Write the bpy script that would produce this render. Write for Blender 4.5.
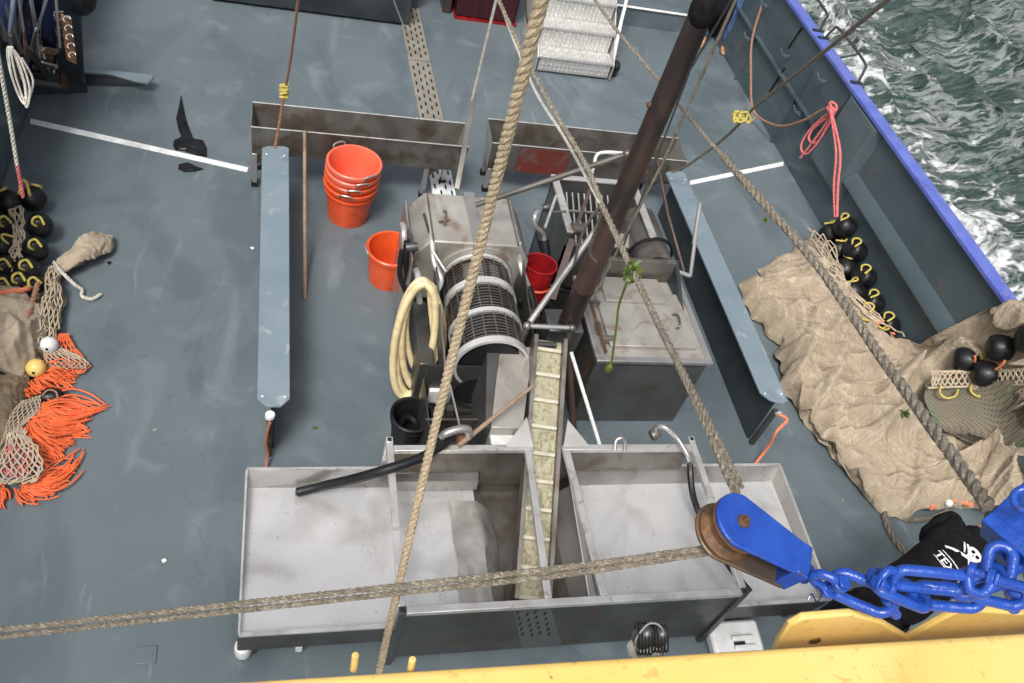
import bpy, bmesh, math, random
import numpy as np
from mathutils import Vector as V, Matrix, noise
for o in list(bpy.data.objects): bpy.data.objects.remove(o)
random.seed(7)
sc = bpy.context.scene
# ---------------------------------------------------------------- camera
YAW, PIT, ROL, FPX, H = 0.40201, 0.80868, 0.32886, 853.5, 5.0
cy, sy, cp, sp, cr, sr = math.cos(YAW), math.sin(YAW), math.cos(PIT), math.sin(PIT), math.cos(ROL), math.sin(ROL)
FW = V((sy*cp, cy*cp, -sp)); _r = V((cy, -sy, 0)); _u = _r.cross(FW)
RT = cr*_r + sr*_u; UP = -sr*_r + cr*_u
EYE = V((0, 0, H))
cam = bpy.data.objects.new('camera', bpy.data.cameras.new('camera'))
sc.collection.objects.link(cam); sc.camera = cam
cam.matrix_world = Matrix(((RT.x, UP.x, -FW.x, 0), (RT.y, UP.y, -FW.y, 0), (RT.z, UP.z, -FW.z, H), (0, 0, 0, 1)))
cam.data.sensor_width = 36; cam.data.lens = FPX*36/1024
cam.data.clip_end = 2000; cam.data.clip_start = 0.05
# ---------------------------------------------------------------- sky, sun, exposure
SUN_EL, SUN_ROT = math.radians(58), math.radians(215)
w = bpy.data.worlds.new('World'); sc.world = w; w.use_nodes = True
nt = w.node_tree; nt.nodes.clear()
sky = nt.nodes.new('ShaderNodeTexSky'); sky.sky_type = 'NISHITA'; sky.sun_disc = False
sky.sun_elevation = SUN_EL; sky.sun_rotation = SUN_ROT; sky.dust_density = 6.0; sky.air_density = 1.0; sky.ozone_density = 1.0
hs = nt.nodes.new('ShaderNodeHueSaturation'); hs.inputs['Saturation'].default_value = 0.35
bg = nt.nodes.new('ShaderNodeBackground'); bg.inputs['Strength'].default_value = 0.115
wo = nt.nodes.new('ShaderNodeOutputWorld')
nt.links.new(sky.outputs[0], hs.inputs['Color']); nt.links.new(hs.outputs[0], bg.inputs['Color']); nt.links.new(bg.outputs[0], wo.inputs['Surface'])
sl = bpy.data.lights.new('sun', 'SUN'); sl.energy = 2.0; sl.angle = math.radians(16); sl.color = (1, .97, .93)
so = bpy.data.objects.new('sun', sl); sc.collection.objects.link(so)
sd = V((math.sin(SUN_ROT)*math.cos(SUN_EL), math.cos(SUN_ROT)*math.cos(SUN_EL), math.sin(SUN_EL)))
so.rotation_euler = sd.to_track_quat('Z', 'Y').to_euler(); so.location = (0, 0, 20)
vs = sc.view_settings
vs.view_transform = 'Standard'; vs.look = 'None'; vs.gamma = 1; vs.use_curve_mapping = False; vs.exposure = 0.42

# ---------------------------------------------------------------- geometry helpers
def ray(x, y): return FW + RT*((x-512)/FPX) - UP*((y-341.5)/FPX)
def P(x, y, z=0.0):
    d = ray(x, y); return EYE + d*((z-H)/d.z)
def D(x, y, d): return EYE + ray(x, y)*d
def PX(x, y, X):
    d = ray(x, y); return EYE + d*(X/d.x)
def PY(x, y, Y):
    d = ray(x, y); return EYE + d*(Y/d.y)

class MB:
    def __init__(s): s.v = []; s.f = []
    def add(s, vs_, fs):
        n = len(s.v); s.v += [V(p) for p in vs_]; s.f += [tuple(n+i for i in f) for f in fs]; return s
    def box(s, lo, hi):
        x0, y0, z0 = lo; x1, y1, z1 = hi
        return s.add([(x0,y0,z0),(x1,y0,z0),(x1,y1,z0),(x0,y1,z0),(x0,y0,z1),(x1,y0,z1),(x1,y1,z1),(x0,y1,z1)],
                     [(0,3,2,1),(4,5,6,7),(0,1,5,4),(1,2,6,5),(2,3,7,6),(3,0,4,7)])
    def bar(s, a, b, wd, ht, up=V((0,0,1))):
        a, b = V(a), V(b); t = (b-a).normalized(); x = t.cross(up)
        if x.length < 1e-3: x = t.cross(V((0,1,0)))
        x.normalize(); u = x.cross(t)
        c = [(-1,-1),(1,-1),(1,1),(-1,1)]
        vs_ = [p + x*(i*wd/2) + u*(j*ht/2) for p in (a, b) for i, j in c]
        return s.add(vs_, [(0,1,2,3),(7,6,5,4),(0,4,5,1),(1,5,6,2),(2,6,7,3),(3,7,4,0)])
    def loft(s, A, B):
        n = len(A); return s.add(list(A)+list(B), [tuple(range(n))[::-1], tuple(range(n, 2*n))] + [(i, (i+1) % n, n+(i+1) % n, n+i) for i in range(n)])
    def plate(s, pts, t=.006, n=None):
        pts = [V(p) for p in pts]
        if n is None:
            n = V((0,0,0))
            for i in range(len(pts)): n += pts[i].cross(pts[(i+1) % len(pts)])
            if n.length < 1e-9: n = (pts[1]-pts[0]).cross(pts[2]-pts[0])
            n.normalize()
        return s.loft([p - n*t/2 for p in pts], [p + n*t/2 for p in pts])
    def tube(s, path, r, n=10, closed=False, cap=True):
        path = [V(p) for p in path]; m = len(path)
        rr = r if isinstance(r, (list, tuple)) else [r]*m
        prev = None; vs_ = []
        for i, p in enumerate(path):
            if closed: t = path[(i+1) % m] - path[i-1]
            else: t = path[min(i+1, m-1)] - path[max(i-1, 0)]
            t.normalize()
            if prev is None:
                prev = t.cross(V((0,0,1)))
                if prev.length < .1: prev = t.cross(V((1,0,0)))
            x = (prev - t*prev.dot(t)).normalized(); prev = x; y = t.cross(x)
            for k in range(n):
                a = 2*math.pi*k/n; vs_.append(p + (x*math.cos(a) + y*math.sin(a))*rr[i])
        fs = []
        for i in range(m if closed else m-1):
            j = (i+1) % m
            for k in range(n): fs.append((i*n+k, i*n+(k+1) % n, j*n+(k+1) % n, j*n+k))
        if cap and not closed: fs += [tuple(range(n))[::-1], tuple((m-1)*n+k for k in range(n))]
        return s.add(vs_, fs)
    def rope(s, path, R, pitch=7.0, strands=3, step=None, n=6, rf=.60):
        path = resample(path, step or R*.8); m = len(path); prev = None; fr = []
        L = 0; ls = []
        for i, p in enumerate(path):
            t = (path[min(i+1, m-1)] - path[max(i-1, 0)]).normalized()
            if prev is None:
                prev = t.cross(V((0,0,1)))
                if prev.length < .1: prev = t.cross(V((1,0,0)))
            x = (prev - t*prev.dot(t)).normalized(); prev = x; fr.append((x, t.cross(x)))
            if i: L += (p-path[i-1]).length
            ls.append(L)
        for k in range(strands):
            sp_ = []
            for i, p in enumerate(path):
                a = 2*math.pi*(k/strands + ls[i]/(R*pitch)); x, y = fr[i]
                sp_.append(p + (x*math.cos(a)+y*math.sin(a))*R*.5)
            s.tube(sp_, R*rf, n)
        return s
    def lathe(s, prof, M=Matrix(), n=32, ang=2*math.pi):
        full = abs(ang-2*math.pi) < 1e-6; c = n if full else n+1; vs_ = []
        for r, z in prof:
            for k in range(c):
                a = ang*k/n; vs_.append(M @ V((r*math.cos(a), r*math.sin(a), z)))
        fs = []
        for i in range(len(prof)-1):
            for k in range(n):
                k2 = (k+1) % c; fs.append((i*c+k, i*c+k2, (i+1)*c+k2, (i+1)*c+k))
        return s.add(vs_, fs)
    def ring(s, c, nrm, R, r, n=32, k=8, ax=None, squash=1.0, stretch=None):
        q = V(nrm).to_track_quat('Z', 'Y'); pts = []
        for i in range(n):
            a = 2*math.pi*i/n; pts.append(V(c) + q @ V((R*math.cos(a), R*squash*math.sin(a), 0)))
        return s.tube(pts, r, k, closed=True)
    def ball(s, c, r, nu=20, nv=12, M=None):
        M = M or Matrix(); rx = r if isinstance(r, (tuple, list)) else (r, r, r); vs_ = []; fs = []
        for j in range(nv+1):
            th = math.pi*j/nv
            for i in range(nu):
                a = 2*math.pi*i/nu
                vs_.append(V(c) + M.to_3x3() @ V((rx[0]*math.sin(th)*math.cos(a), rx[1]*math.sin(th)*math.sin(a), rx[2]*math.cos(th))))
        for j in range(nv):
            for i in range(nu):
                fs.append((j*nu+i, (j+1)*nu+i, (j+1)*nu+(i+1) % nu, j*nu+(i+1) % nu))
        return s.add(vs_, fs)

def resample(path, step):
    path = [V(p) for p in path]; L = [0]
    for a, b in zip(path, path[1:]): L.append(L[-1]+(b-a).length)
    n = max(2, int(L[-1]/step)); out = []; j = 0
    for i in range(n+1):
        d = L[-1]*i/n
        while j < len(L)-2 and L[j+1] < d: j += 1
        t = (d-L[j])/max(1e-9, L[j+1]-L[j]); out.append(path[j].lerp(path[j+1], t))
    return out
def spline(pts, k=10, closed=False):
    pts = [V(p) for p in pts]; n = len(pts); out = []
    for i in range(n if closed else n-1):
        g = (lambda j: pts[j % n]) if closed else (lambda j: pts[max(0, min(n-1, j))])
        p0, p1, p2, p3 = g(i-1), g(i), g(i+1), g(i+2)
        for s_ in range(k):
            t = s_/k
            out.append(.5*((2*p1)+(p2-p0)*t+(2*p0-5*p1+4*p2-p3)*t*t+(3*p1-p0-3*p2+p3)*t**3))
    if not closed: out.append(pts[-1])
    return out
def axis_m(c, z, x=None):
    z = V(z).normalized(); q = z.to_track_quat('Z', 'Y').to_matrix()
    if x is not None:
        x = (V(x)-z*V(x).dot(z)).normalized(); y = z.cross(x); q = Matrix((x, y, z)).transposed()
    return Matrix.Translation(V(c)) @ q.to_4x4()

ORG = {}
def props(o, label=None, cat=None, group=None, kind=None):
    if label: o['label'] = label
    if cat: o['category'] = cat
    if group: o['group'] = group
    if kind: o['kind'] = kind
    return o
def thing(name, label, cat, loc, group=None):
    o = bpy.data.objects.new(name, None); sc.collection.objects.link(o); o.location = V(loc); o.empty_display_size = .1
    ORG[o] = V(loc); return props(o, label, cat, group)
def mesh(name, mb, m, parent=None, label=None, cat=None, group=None, kind=None, bevel=0, sub=0, sharp=38, merge=False):
    if parent is not None: org = ORG[parent]
    elif kind == 'structure': org = V((0,0,0))
    else:
        zs = min(p.z for p in mb.v); n = len(mb.v); s_ = V((0,0,0))
        for p in mb.v: s_ += p
        s_ /= n; org = V((s_.x, s_.y, zs))
    me = bpy.data.meshes.new(name); me.from_pydata([p-org for p in mb.v], [], mb.f)
    bm = bmesh.new(); bm.from_mesh(me)
    if merge: bmesh.ops.remove_doubles(bm, verts=bm.verts, dist=1e-5)
    bmesh.ops.recalc_face_normals(bm, faces=bm.faces); bm.to_mesh(me); bm.free()
    me.shade_smooth(); me.set_sharp_from_angle(angle=math.radians(sharp))
    for mm in (m if isinstance(m, list) else [m]): me.materials.append(mm)
    o = bpy.data.objects.new(name, me); sc.collection.objects.link(o)
    if parent is not None: o.parent = parent
    else: o.location = org
    ORG[o] = org
    if bevel:
        b = o.modifiers.new('bevel', 'BEVEL'); b.width = bevel; b.segments = 2; b.limit_method = 'ANGLE'; b.angle_limit = math.radians(40)
    if sub:
        b = o.modifiers.new('sub', 'SUBSURF'); b.levels = sub; b.render_levels = sub
    return props(o, label, cat, group, kind)
def mesh2(name, mbs, ms, parent=None, **kw):
    mb = MB(); idx = []
    for i, q in enumerate(mbs): mb.add(q.v, q.f); idx += [i]*len(q.f)
    o = mesh(name, mb, ms, parent, **kw); o.data.polygons.foreach_set('material_index', idx); return o
def clone(root, delta, label=None, rot=None):
    c = root.copy(); sc.collection.objects.link(c); c.location = root.location + V(delta)
    if label: c['label'] = label
    if rot is not None: c.rotation_euler = rot
    for ch in root.children:
        d = ch.copy(); sc.collection.objects.link(d); d.parent = c
        for g in ch.children:
            e = g.copy(); sc.collection.objects.link(e); e.parent = d
    return c

# ---------------------------------------------------------------- materials
def mat(name, col, rough=.5, metal=0., col2=None, nscale=3., ncontrast=(.35, .65), detail=6, bump=0., bscale=40., rvar=0., stain=None, sscale=6., samt=.5, sthr=(.52, .68), stretch=(1,1,1), spec=None, fine=0.):
    m = bpy.data.materials.new(name); m.use_nodes = True; nt = m.node_tree; N = nt.nodes; L = nt.links
    b = N['Principled BSDF']; b.inputs['Roughness'].default_value = rough; b.inputs['Metallic'].default_value = metal
    if spec is not None: b.inputs['Specular IOR Level'].default_value = spec
    tc = N.new('ShaderNodeTexCoord'); mp = N.new('ShaderNodeMapping'); mp.inputs['Scale'].default_value = stretch
    L.new(tc.outputs['Object'], mp.inputs['Vector'])
    def nz(sc_, det=detail, dist=0.):
        n = N.new('ShaderNodeTexNoise'); n.inputs['Scale'].default_value = sc_; n.inputs['Detail'].default_value = det; n.inputs['Distortion'].default_value = dist
        L.new(mp.outputs[0], n.inputs['Vector']); return n
    def ramp(src, lo, hi):
        r = N.new('ShaderNodeMapRange'); r.inputs['From Min'].default_value = lo; r.inputs['From Max'].default_value = hi
        L.new(src, r.inputs['Value']); return r.outputs[0]
    def mix(fac, a, b_):
        x = N.new('ShaderNodeMix'); x.data_type = 'RGBA'
        if hasattr(fac, 'is_linked'): L.new(fac, x.inputs[0])
        else: x.inputs[0].default_value = fac
        for i, c in ((6, a), (7, b_)):
            if hasattr(c, 'is_linked'): L.new(c, x.inputs[i])
            else: x.inputs[i].default_value = (*c, 1)
        return x.outputs[2]
    cur = col
    if col2: cur = mix(ramp(nz(nscale).outputs[0], *ncontrast), col, col2)
    if fine:
        d = tuple(c*(1-fine) for c in (col if not col2 else [(a+b_)/2 for a, b_ in zip(col, col2)]))
        cur = mix(ramp(nz(bscale*.7, 3).outputs[0], .45, .7), cur, d)
    if stain:
        r = ramp(nz(sscale, 8, .6).outputs[0], *sthr); mu = N.new('ShaderNodeMath'); mu.operation = 'MULTIPLY'; mu.inputs[1].default_value = samt
        L.new(r, mu.inputs[0]); cur = mix(mu.outputs[0], cur, stain)
    if hasattr(cur, 'is_linked'): L.new(cur, b.inputs['Base Color'])
    else: b.inputs['Base Color'].default_value = (*cur, 1)
    if rvar:
        r = N.new('ShaderNodeMapRange'); r.inputs['From Min'].default_value = .3; r.inputs['From Max'].default_value = .7
        r.inputs['To Min'].default_value = max(0.03, rough-rvar); r.inputs['To Max'].default_value = rough+rvar
        L.new(nz(nscale*1.7).outputs[0], r.inputs['Value']); L.new(r.outputs[0], b.inputs['Roughness'])
    if bump:
        bp = N.new('ShaderNodeBump'); bp.inputs['Strength'].default_value = bump; bp.inputs['Distance'].default_value = .01
        L.new(nz(bscale, 4).outputs[0], bp.inputs['Height']); L.new(bp.outputs[0], b.inputs['Normal'])
    return m
M_ = {}
M_['deck'] = mat('deck paint', (.098,.124,.137), .36, 0, (.128,.158,.172), .7, (.3,.7), 8, .12, 9, .12, (.22,.27,.29), 3.5, .35, (.56,.75))
M_['bulwark'] = mat('bulwark paint', (.055,.08,.092), .38, 0, (.075,.105,.118), 1.2, bump=.12, bscale=4, rvar=.1, stain=(.13,.12,.09), sscale=5, samt=.4, sthr=(.6,.75))
M_['lidpaint'] = mat('board paint', (.15,.20,.235), .45, 0, (.19,.24,.27), 2, bump=.1, bscale=30, rvar=.08, stain=(.36,.38,.38), sscale=9, samt=.5, sthr=(.63,.7))
M_['darkpaint'] = mat('dark paint', (.014,.020,.026), .45, 0, (.035,.045,.05), 3, bump=.1, bscale=20, rvar=.08)
M_['railblue'] = mat('rail blue', (.085,.12,.44), .38, 0, (.12,.165,.50), 5, bump=.15, bscale=25, rvar=.08, stain=(.25,.23,.27), sscale=24, samt=.6, sthr=(.58,.68))
M_['white'] = mat('white paint', (.78,.79,.78), .5, 0, (.6,.62,.62), 8, bump=.05, stain=(.35,.37,.37), sscale=20, samt=.4)
M_['plastic'] = mat('white plastic', (.72,.74,.75), .3, 0, (.6,.6,.58), 10)
M_['steel'] = mat('stainless', (.52,.505,.485), .36, .75, (.42,.405,.385), 2.2, bump=.06, bscale=60, rvar=.12, stain=(.24,.19,.14), sscale=5, samt=.6, sthr=(.56,.74))
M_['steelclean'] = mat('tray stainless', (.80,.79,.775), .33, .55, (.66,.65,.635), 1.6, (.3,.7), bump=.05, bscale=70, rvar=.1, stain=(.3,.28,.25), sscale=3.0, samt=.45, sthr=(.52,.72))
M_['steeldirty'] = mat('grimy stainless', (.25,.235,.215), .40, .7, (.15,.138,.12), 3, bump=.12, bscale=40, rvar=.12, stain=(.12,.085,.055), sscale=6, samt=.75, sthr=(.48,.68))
M_['steeldark'] = mat('dark steel', (.085,.09,.088), .4, .45, (.05,.05,.048), 3, bump=.12, bscale=30, rvar=.12, stain=(.12,.07,.04), sscale=6, samt=.5)
M_['tankside'] = mat('tank side', (.17,.18,.175), .42, .7, (.12,.125,.12), 2, bump=.1, bscale=10, rvar=.12, stain=(.13,.08,.045), sscale=4, samt=.6, sthr=(.55,.75))
M_['lid'] = mat('stained lid', (.44,.42,.385), .42, .4, (.33,.31,.275), 4, bump=.15, bscale=30, rvar=.1, stain=(.22,.13,.09), sscale=7, samt=.7, sthr=(.55,.7))
M_['framealu'] = mat('frame tube', (.66,.655,.64), .38, .6, (.52,.50,.47), 6, bump=.08, rvar=.1, stain=(.3,.24,.16), sscale=14, samt=.6, sthr=(.56,.7))
M_['rubber'] = mat('black rubber', (.007,.008,.009), .45, spec=.3, metal=0, col2=(.014,.015,.016), nscale=8, bump=.15, bscale=50, rvar=.1)
M_['float'] = mat('black float', (.005,.005,.006), .42, spec=.35, metal=0, col2=(.012,.012,.013), nscale=10, bump=.2, bscale=40, rvar=.12)
M_['orange'] = mat('orange plastic', (.78,.10,.022), .35, 0, (.62,.075,.018), 5, bump=.1, bscale=40, rvar=.1, stain=(.28,.05,.02), sscale=18, samt=.6, sthr=(.58,.72))
M_['orangefaded'] = mat('faded orange plastic', (.82,.13,.06), .4, 0, (.75,.16,.10), 5, bump=.1, bscale=40, rvar=.1, stain=(.45,.16,.10), sscale=16, samt=.5, sthr=(.56,.7))
M_['redplastic'] = mat('red plastic', (.34,.010,.012), .3, 0, (.20,.008,.010), 6, bump=.1, stain=(.05,.01,.01), sscale=9, samt=.7)
M_['redbase'] = mat('red edge', (.28,.008,.012), .4, 0, (.15,.006,.01), 6)
M_['cream'] = mat('cream hose', (.74,.62,.37), .4, 0, (.62,.50,.28), 8, bump=.08, stain=(.4,.3,.16), sscale=16, samt=.5)
M_['manila'] = mat('manila', (.52,.42,.28), .85, 0, (.40,.31,.20), 30, bump=.6, bscale=220, stain=(.6,.5,.35), sscale=60, samt=.6, fine=.35)
M_['greyrope'] = mat('grey rope', (.25,.215,.165), .85, 0, (.13,.11,.082), 40, bump=.6, bscale=220, stain=(.42,.38,.30), sscale=80, samt=.7, sthr=(.5,.65), fine=.3)
M_['darkrope'] = mat('dark wire', (.10,.09,.075), .7, 0, (.2,.17,.13), 30, bump=.4, bscale=150)
M_['whiterope'] = mat('pale cord', (.62,.60,.53), .8, 0, (.45,.42,.36), 30, bump=.4, bscale=200)
M_['redrope'] = mat('pink red rope', (.62,.09,.10), .75, 0, (.70,.25,.24), 60, bump=.5, bscale=200)
M_['brownrope'] = mat('brown red cord', (.25,.10,.07), .75, 0, (.35,.2,.13), 60, bump=.4, bscale=200)
M_['coralrope'] = mat('coral rope', (.75,.17,.07), .75, 0, (.6,.25,.15), 60, bump=.4, bscale=200)
M_['yellowrope'] = mat('yellow twine', (.58,.47,.08), .7, 0, (.40,.33,.10), 40, bump=.4, bscale=200)
M_['blue'] = mat('block blue', (.010,.050,.30), .30, 0, (.016,.072,.38), 14, bump=.55, bscale=32, rvar=.1, stain=(.05,.032,.028), sscale=26, samt=.75, sthr=(.63,.70))
M_['rust'] = mat('rust', (.16,.075,.035), .6, .3, (.07,.045,.03), 10, bump=.4, bscale=60, rvar=.15, stain=(.34,.17,.06), sscale=12, samt=.6)
M_['shell'] = mat('worn shell', (.10,.08,.065), .42, .5, (.16,.11,.07), 8, bump=.25, bscale=40, rvar=.12, stain=(.25,.12,.05), sscale=8, samt=.6)
M_['mast'] = mat('mast paint', (.018,.013,.012), .42, .0, (.03,.02,.017), 5, bump=.15, bscale=30, rvar=.1, stain=(.07,.036,.024), sscale=7, samt=.5, stretch=(1,1,.5))
M_['mastsleeve'] = mat('mast sleeve', (.045,.026,.021), .5, .0, (.065,.036,.029), 5, bump=.15, bscale=30, rvar=.1, stain=(.04,.025,.02), sscale=9, samt=.6)
M_['yellow'] = mat('yellow paint', (.76,.51,.14), .42, 0, (.78,.56,.19), 3, bump=.22, bscale=14, rvar=.1, stain=(.42,.25,.09), sscale=26, samt=.5, sthr=(.60,.70))
M_['net'] = mat('tan netting', (.45,.37,.27), .95, 0, (.33,.265,.19), 5, (.35,.65), 8, bump=.5, bscale=180, stain=(.54,.47,.37), sscale=9, samt=.6, fine=.25)
M_['netbrown'] = mat('brown netting', (.25,.19,.12), .9, 0, (.15,.11,.07), 8, bump=.6, bscale=160, stain=(.36,.29,.2), sscale=14, samt=.6, fine=.3)
M_['netpanel'] = mat('fine net panel', (.20,.17,.12), .9, 0, (.15,.135,.10), 4, bump=.6, bscale=160, stain=(.07,.17,.09), sscale=2.6, samt=.6, sthr=(.55,.62), fine=.3)
M_['twine'] = mat('net twine', (.50,.42,.31), .85, 0, (.38,.30,.21), 30)
M_['fringe'] = mat('orange twine', (.82,.13,.035), .6, 0, (.72,.17,.06), 25, bump=.3, bscale=120)
M_['alu'] = mat('checker aluminium', (.66,.65,.62), .38, .55, (.56,.55,.53), 8, bump=.1, rvar=.08)
M_['perf'] = mat('perforated plate', (.47,.435,.37), .42, .55, (.36,.335,.285), 6, bump=.1, rvar=.12, stain=(.28,.21,.13), sscale=8, samt=.5)
M_['cleat'] = mat('pale cleat', (.56,.53,.43), .5, 0, (.42,.39,.3), 20, bump=.1)
M_['black'] = mat('black', (.006,.006,.007), .6)
M_['cloth'] = mat('black cotton', (.005,.005,.006), .95, 0, (.011,.011,.012), 20, bump=.3, bscale=120, spec=.15)
M_['jeans'] = mat('denim', (.045,.09,.22), .85, 0, (.07,.13,.28), 20, bump=.4, bscale=160)
M_['skin'] = mat('skin', (.48,.25,.17), .5, 0, (.42,.2,.14), 20)
M_['leather'] = mat('tan leather', (.36,.20,.095), .6, 0, (.26,.14,.07), 20, bump=.2)
M_['hair'] = mat('hair', (.05,.035,.025), .6, bump=.5, bscale=90)
M_['print'] = mat('white print', (.72,.72,.72), .7)
M_['wood'] = mat('weathered stick', (.30,.21,.14), .7, 0, (.2,.14,.095), 14, bump=.3, bscale=60, stretch=(1,1,.2))
M_['weed'] = mat('seaweed', (.075,.115,.012), .5, 0, (.06,.10,.01), 30)
M_['weedyellow'] = mat('dry weed', (.42,.36,.06), .6)
M_['navy'] = mat('navy gloss', (.012,.016,.05), .15, .3, (.03,.05,.16), 5, bump=.2, bscale=10, rvar=.1)
M_['redsteel'] = mat('dark red steel', (.035,.006,.009), .4, 0, (.05,.006,.01), 4, bump=.1)
M_['belt'] = mat('cream belt', (.40,.37,.26), .6, 0, (.31,.285,.19), 16, bump=.3, bscale=60, stain=(.17,.165,.075), sscale=42, samt=.8, sthr=(.48,.62), stretch=(1,.6,1))
M_['teardown'] = mat('moss green stain', (.06,.12,.03), .6)
M_['clear'] = mat('pale film', (.42,.40,.375), .25, .4, (.30,.285,.26), 9, bump=.8, bscale=14)
M_['redpanel'] = mat('red panel', (.20,.035,.025), .45, .3, (.18,.05,.04), 5, bump=.1, stain=(.15,.14,.13), sscale=6, samt=.7)
# weave on nets
for k, sc_ in (('netpanel', 120),):
    nt_ = M_[k].node_tree; N = nt_.nodes; L = nt_.links; b = N['Principled BSDF']
    tc = N.new('ShaderNodeTexCoord'); outs = []
    for rz in (45, -45):
        mp = N.new('ShaderNodeMapping'); mp.inputs['Rotation'].default_value = (0, 0, math.radians(rz+12)); L.new(tc.outputs['Object'], mp.inputs[0])
        wv = N.new('ShaderNodeTexWave'); wv.inputs['Scale'].default_value = sc_*.12; wv.inputs['Distortion'].default_value = .6; wv.inputs['Detail Scale'].default_value = .3
        L.new(mp.outputs[0], wv.inputs['Vector']); outs.append(wv.outputs['Fac'])
    mx = N.new('ShaderNodeMath'); mx.operation = 'MAXIMUM'; L.new(outs[0], mx.inputs[0]); L.new(outs[1], mx.inputs[1])
    mr = N.new('ShaderNodeMapRange'); mr.inputs['From Min'].default_value = .35; mr.inputs['From Max'].default_value = .9; mr.inputs['To Min'].default_value = .62; mr.inputs['To Max'].default_value = 1.08
    L.new(mx.outputs[0], mr.inputs['Value'])
    src = b.inputs['Base Color'].links[0].from_socket
    vm = N.new('ShaderNodeVectorMath'); vm.operation = 'SCALE'; L.new(src, vm.inputs[0]); L.new(mr.outputs[0], vm.inputs['Scale'])
    L.new(vm.outputs[0], b.inputs['Base Color'])

# deck wear: pale scuffs, dark wet trails, specks
def wear(m, scuff, dark, amt=1., ridge_a=0.):
    nt = m.node_tree; N = nt.nodes; L = nt.links; b = N['Principled BSDF']; src = b.inputs['Base Color'].links[0].from_socket
    tc = N.new('ShaderNodeTexCoord')
    def layer(src, col, scale, stretch, rot, lo, hi, a, det=8, dist=.8, ridge=False):
        mp = N.new('ShaderNodeMapping'); mp.inputs['Scale'].default_value = stretch; mp.inputs['Rotation'].default_value = (0,0,math.radians(rot)); L.new(tc.outputs['Object'], mp.inputs[0])
        n = N.new('ShaderNodeTexNoise'); n.inputs['Scale'].default_value = scale; n.inputs['Detail'].default_value = det; n.inputs['Distortion'].default_value = dist; L.new(mp.outputs[0], n.inputs['Vector']); o = n.outputs[0]
        if ridge:
            s1 = N.new('ShaderNodeMath'); s1.operation = 'SUBTRACT'; s1.inputs[1].default_value = .5; L.new(o, s1.inputs[0]); s2 = N.new('ShaderNodeMath'); s2.operation = 'ABSOLUTE'; L.new(s1.outputs[0], s2.inputs[0]); o = s2.outputs[0]
        r = N.new('ShaderNodeMapRange'); r.inputs['From Min'].default_value = lo; r.inputs['From Max'].default_value = hi; r.inputs['To Max'].default_value = a; L.new(o, r.inputs['Value'])
        x = N.new('ShaderNodeMix'); x.data_type = 'RGBA'; L.new(r.outputs[0], x.inputs[0]); L.new(src, x.inputs[6]); x.inputs[7].default_value = (*col, 1)
        return x.outputs[2], r.outputs[0]
    src, _ = layer(src, scuff, 1.6, (1,.35,1), 70, .60, .72, .45*amt)
    src, _ = layer(src, scuff, 9, (1,.15,1), 20, .66, .74, .35*amt)
    src, wet = layer(src, dark, .9, (1,.6,1), 10, .52, .62, .40*amt, dist=1.5)
    src, _ = layer(src, dark, .8, (1,1,1), 40, .004, .0, ridge_a, det=3, dist=.6, ridge=True)
    src, _ = layer(src, (.03,.03,.03), 38, (1,1,1), 0, .735, .76, .8*amt, det=2, dist=0)
    src, _ = layer(src, (.20,.12,.06), 2.2, (1,1,1), 0, .70, .80, .6*amt)
    L.new(src, b.inputs['Base Color'])
    if b.inputs['Roughness'].is_linked:
        q = N.new('ShaderNodeMath'); q.operation = 'SUBTRACT'; q.use_clamp = True; L.new(b.inputs['Roughness'].links[0].from_socket, q.inputs[0])
        w2 = N.new('ShaderNodeMath'); w2.operation = 'MULTIPLY'; w2.inputs[1].default_value = .45; L.new(wet, w2.inputs[0]); L.new(w2.outputs[0], q.inputs[1]); L.new(q.outputs[0], b.inputs['Roughness'])
wear(M_['yellow'], (.75,.62,.35), (.45,.27,.08), .7); wear(M_['railblue'], (.30,.32,.42), (.06,.07,.22), .9)
wear(M_['deck'], (.25,.29,.31), (.06,.082,.098), 1., .3); wear(M_['bulwark'], (.15,.18,.19), (.035,.05,.058), .8); wear(M_['steelclean'], (.75,.74,.72), (.33,.315,.30), .8)
wear(M_['steel'], (.6,.58,.56), (.2,.18,.16), .8); wear(M_['lid'], (.62,.6,.56), (.24,.19,.15), .9); wear(M_['lidpaint'], (.36,.4,.42), (.10,.15,.19), .8)
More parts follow.
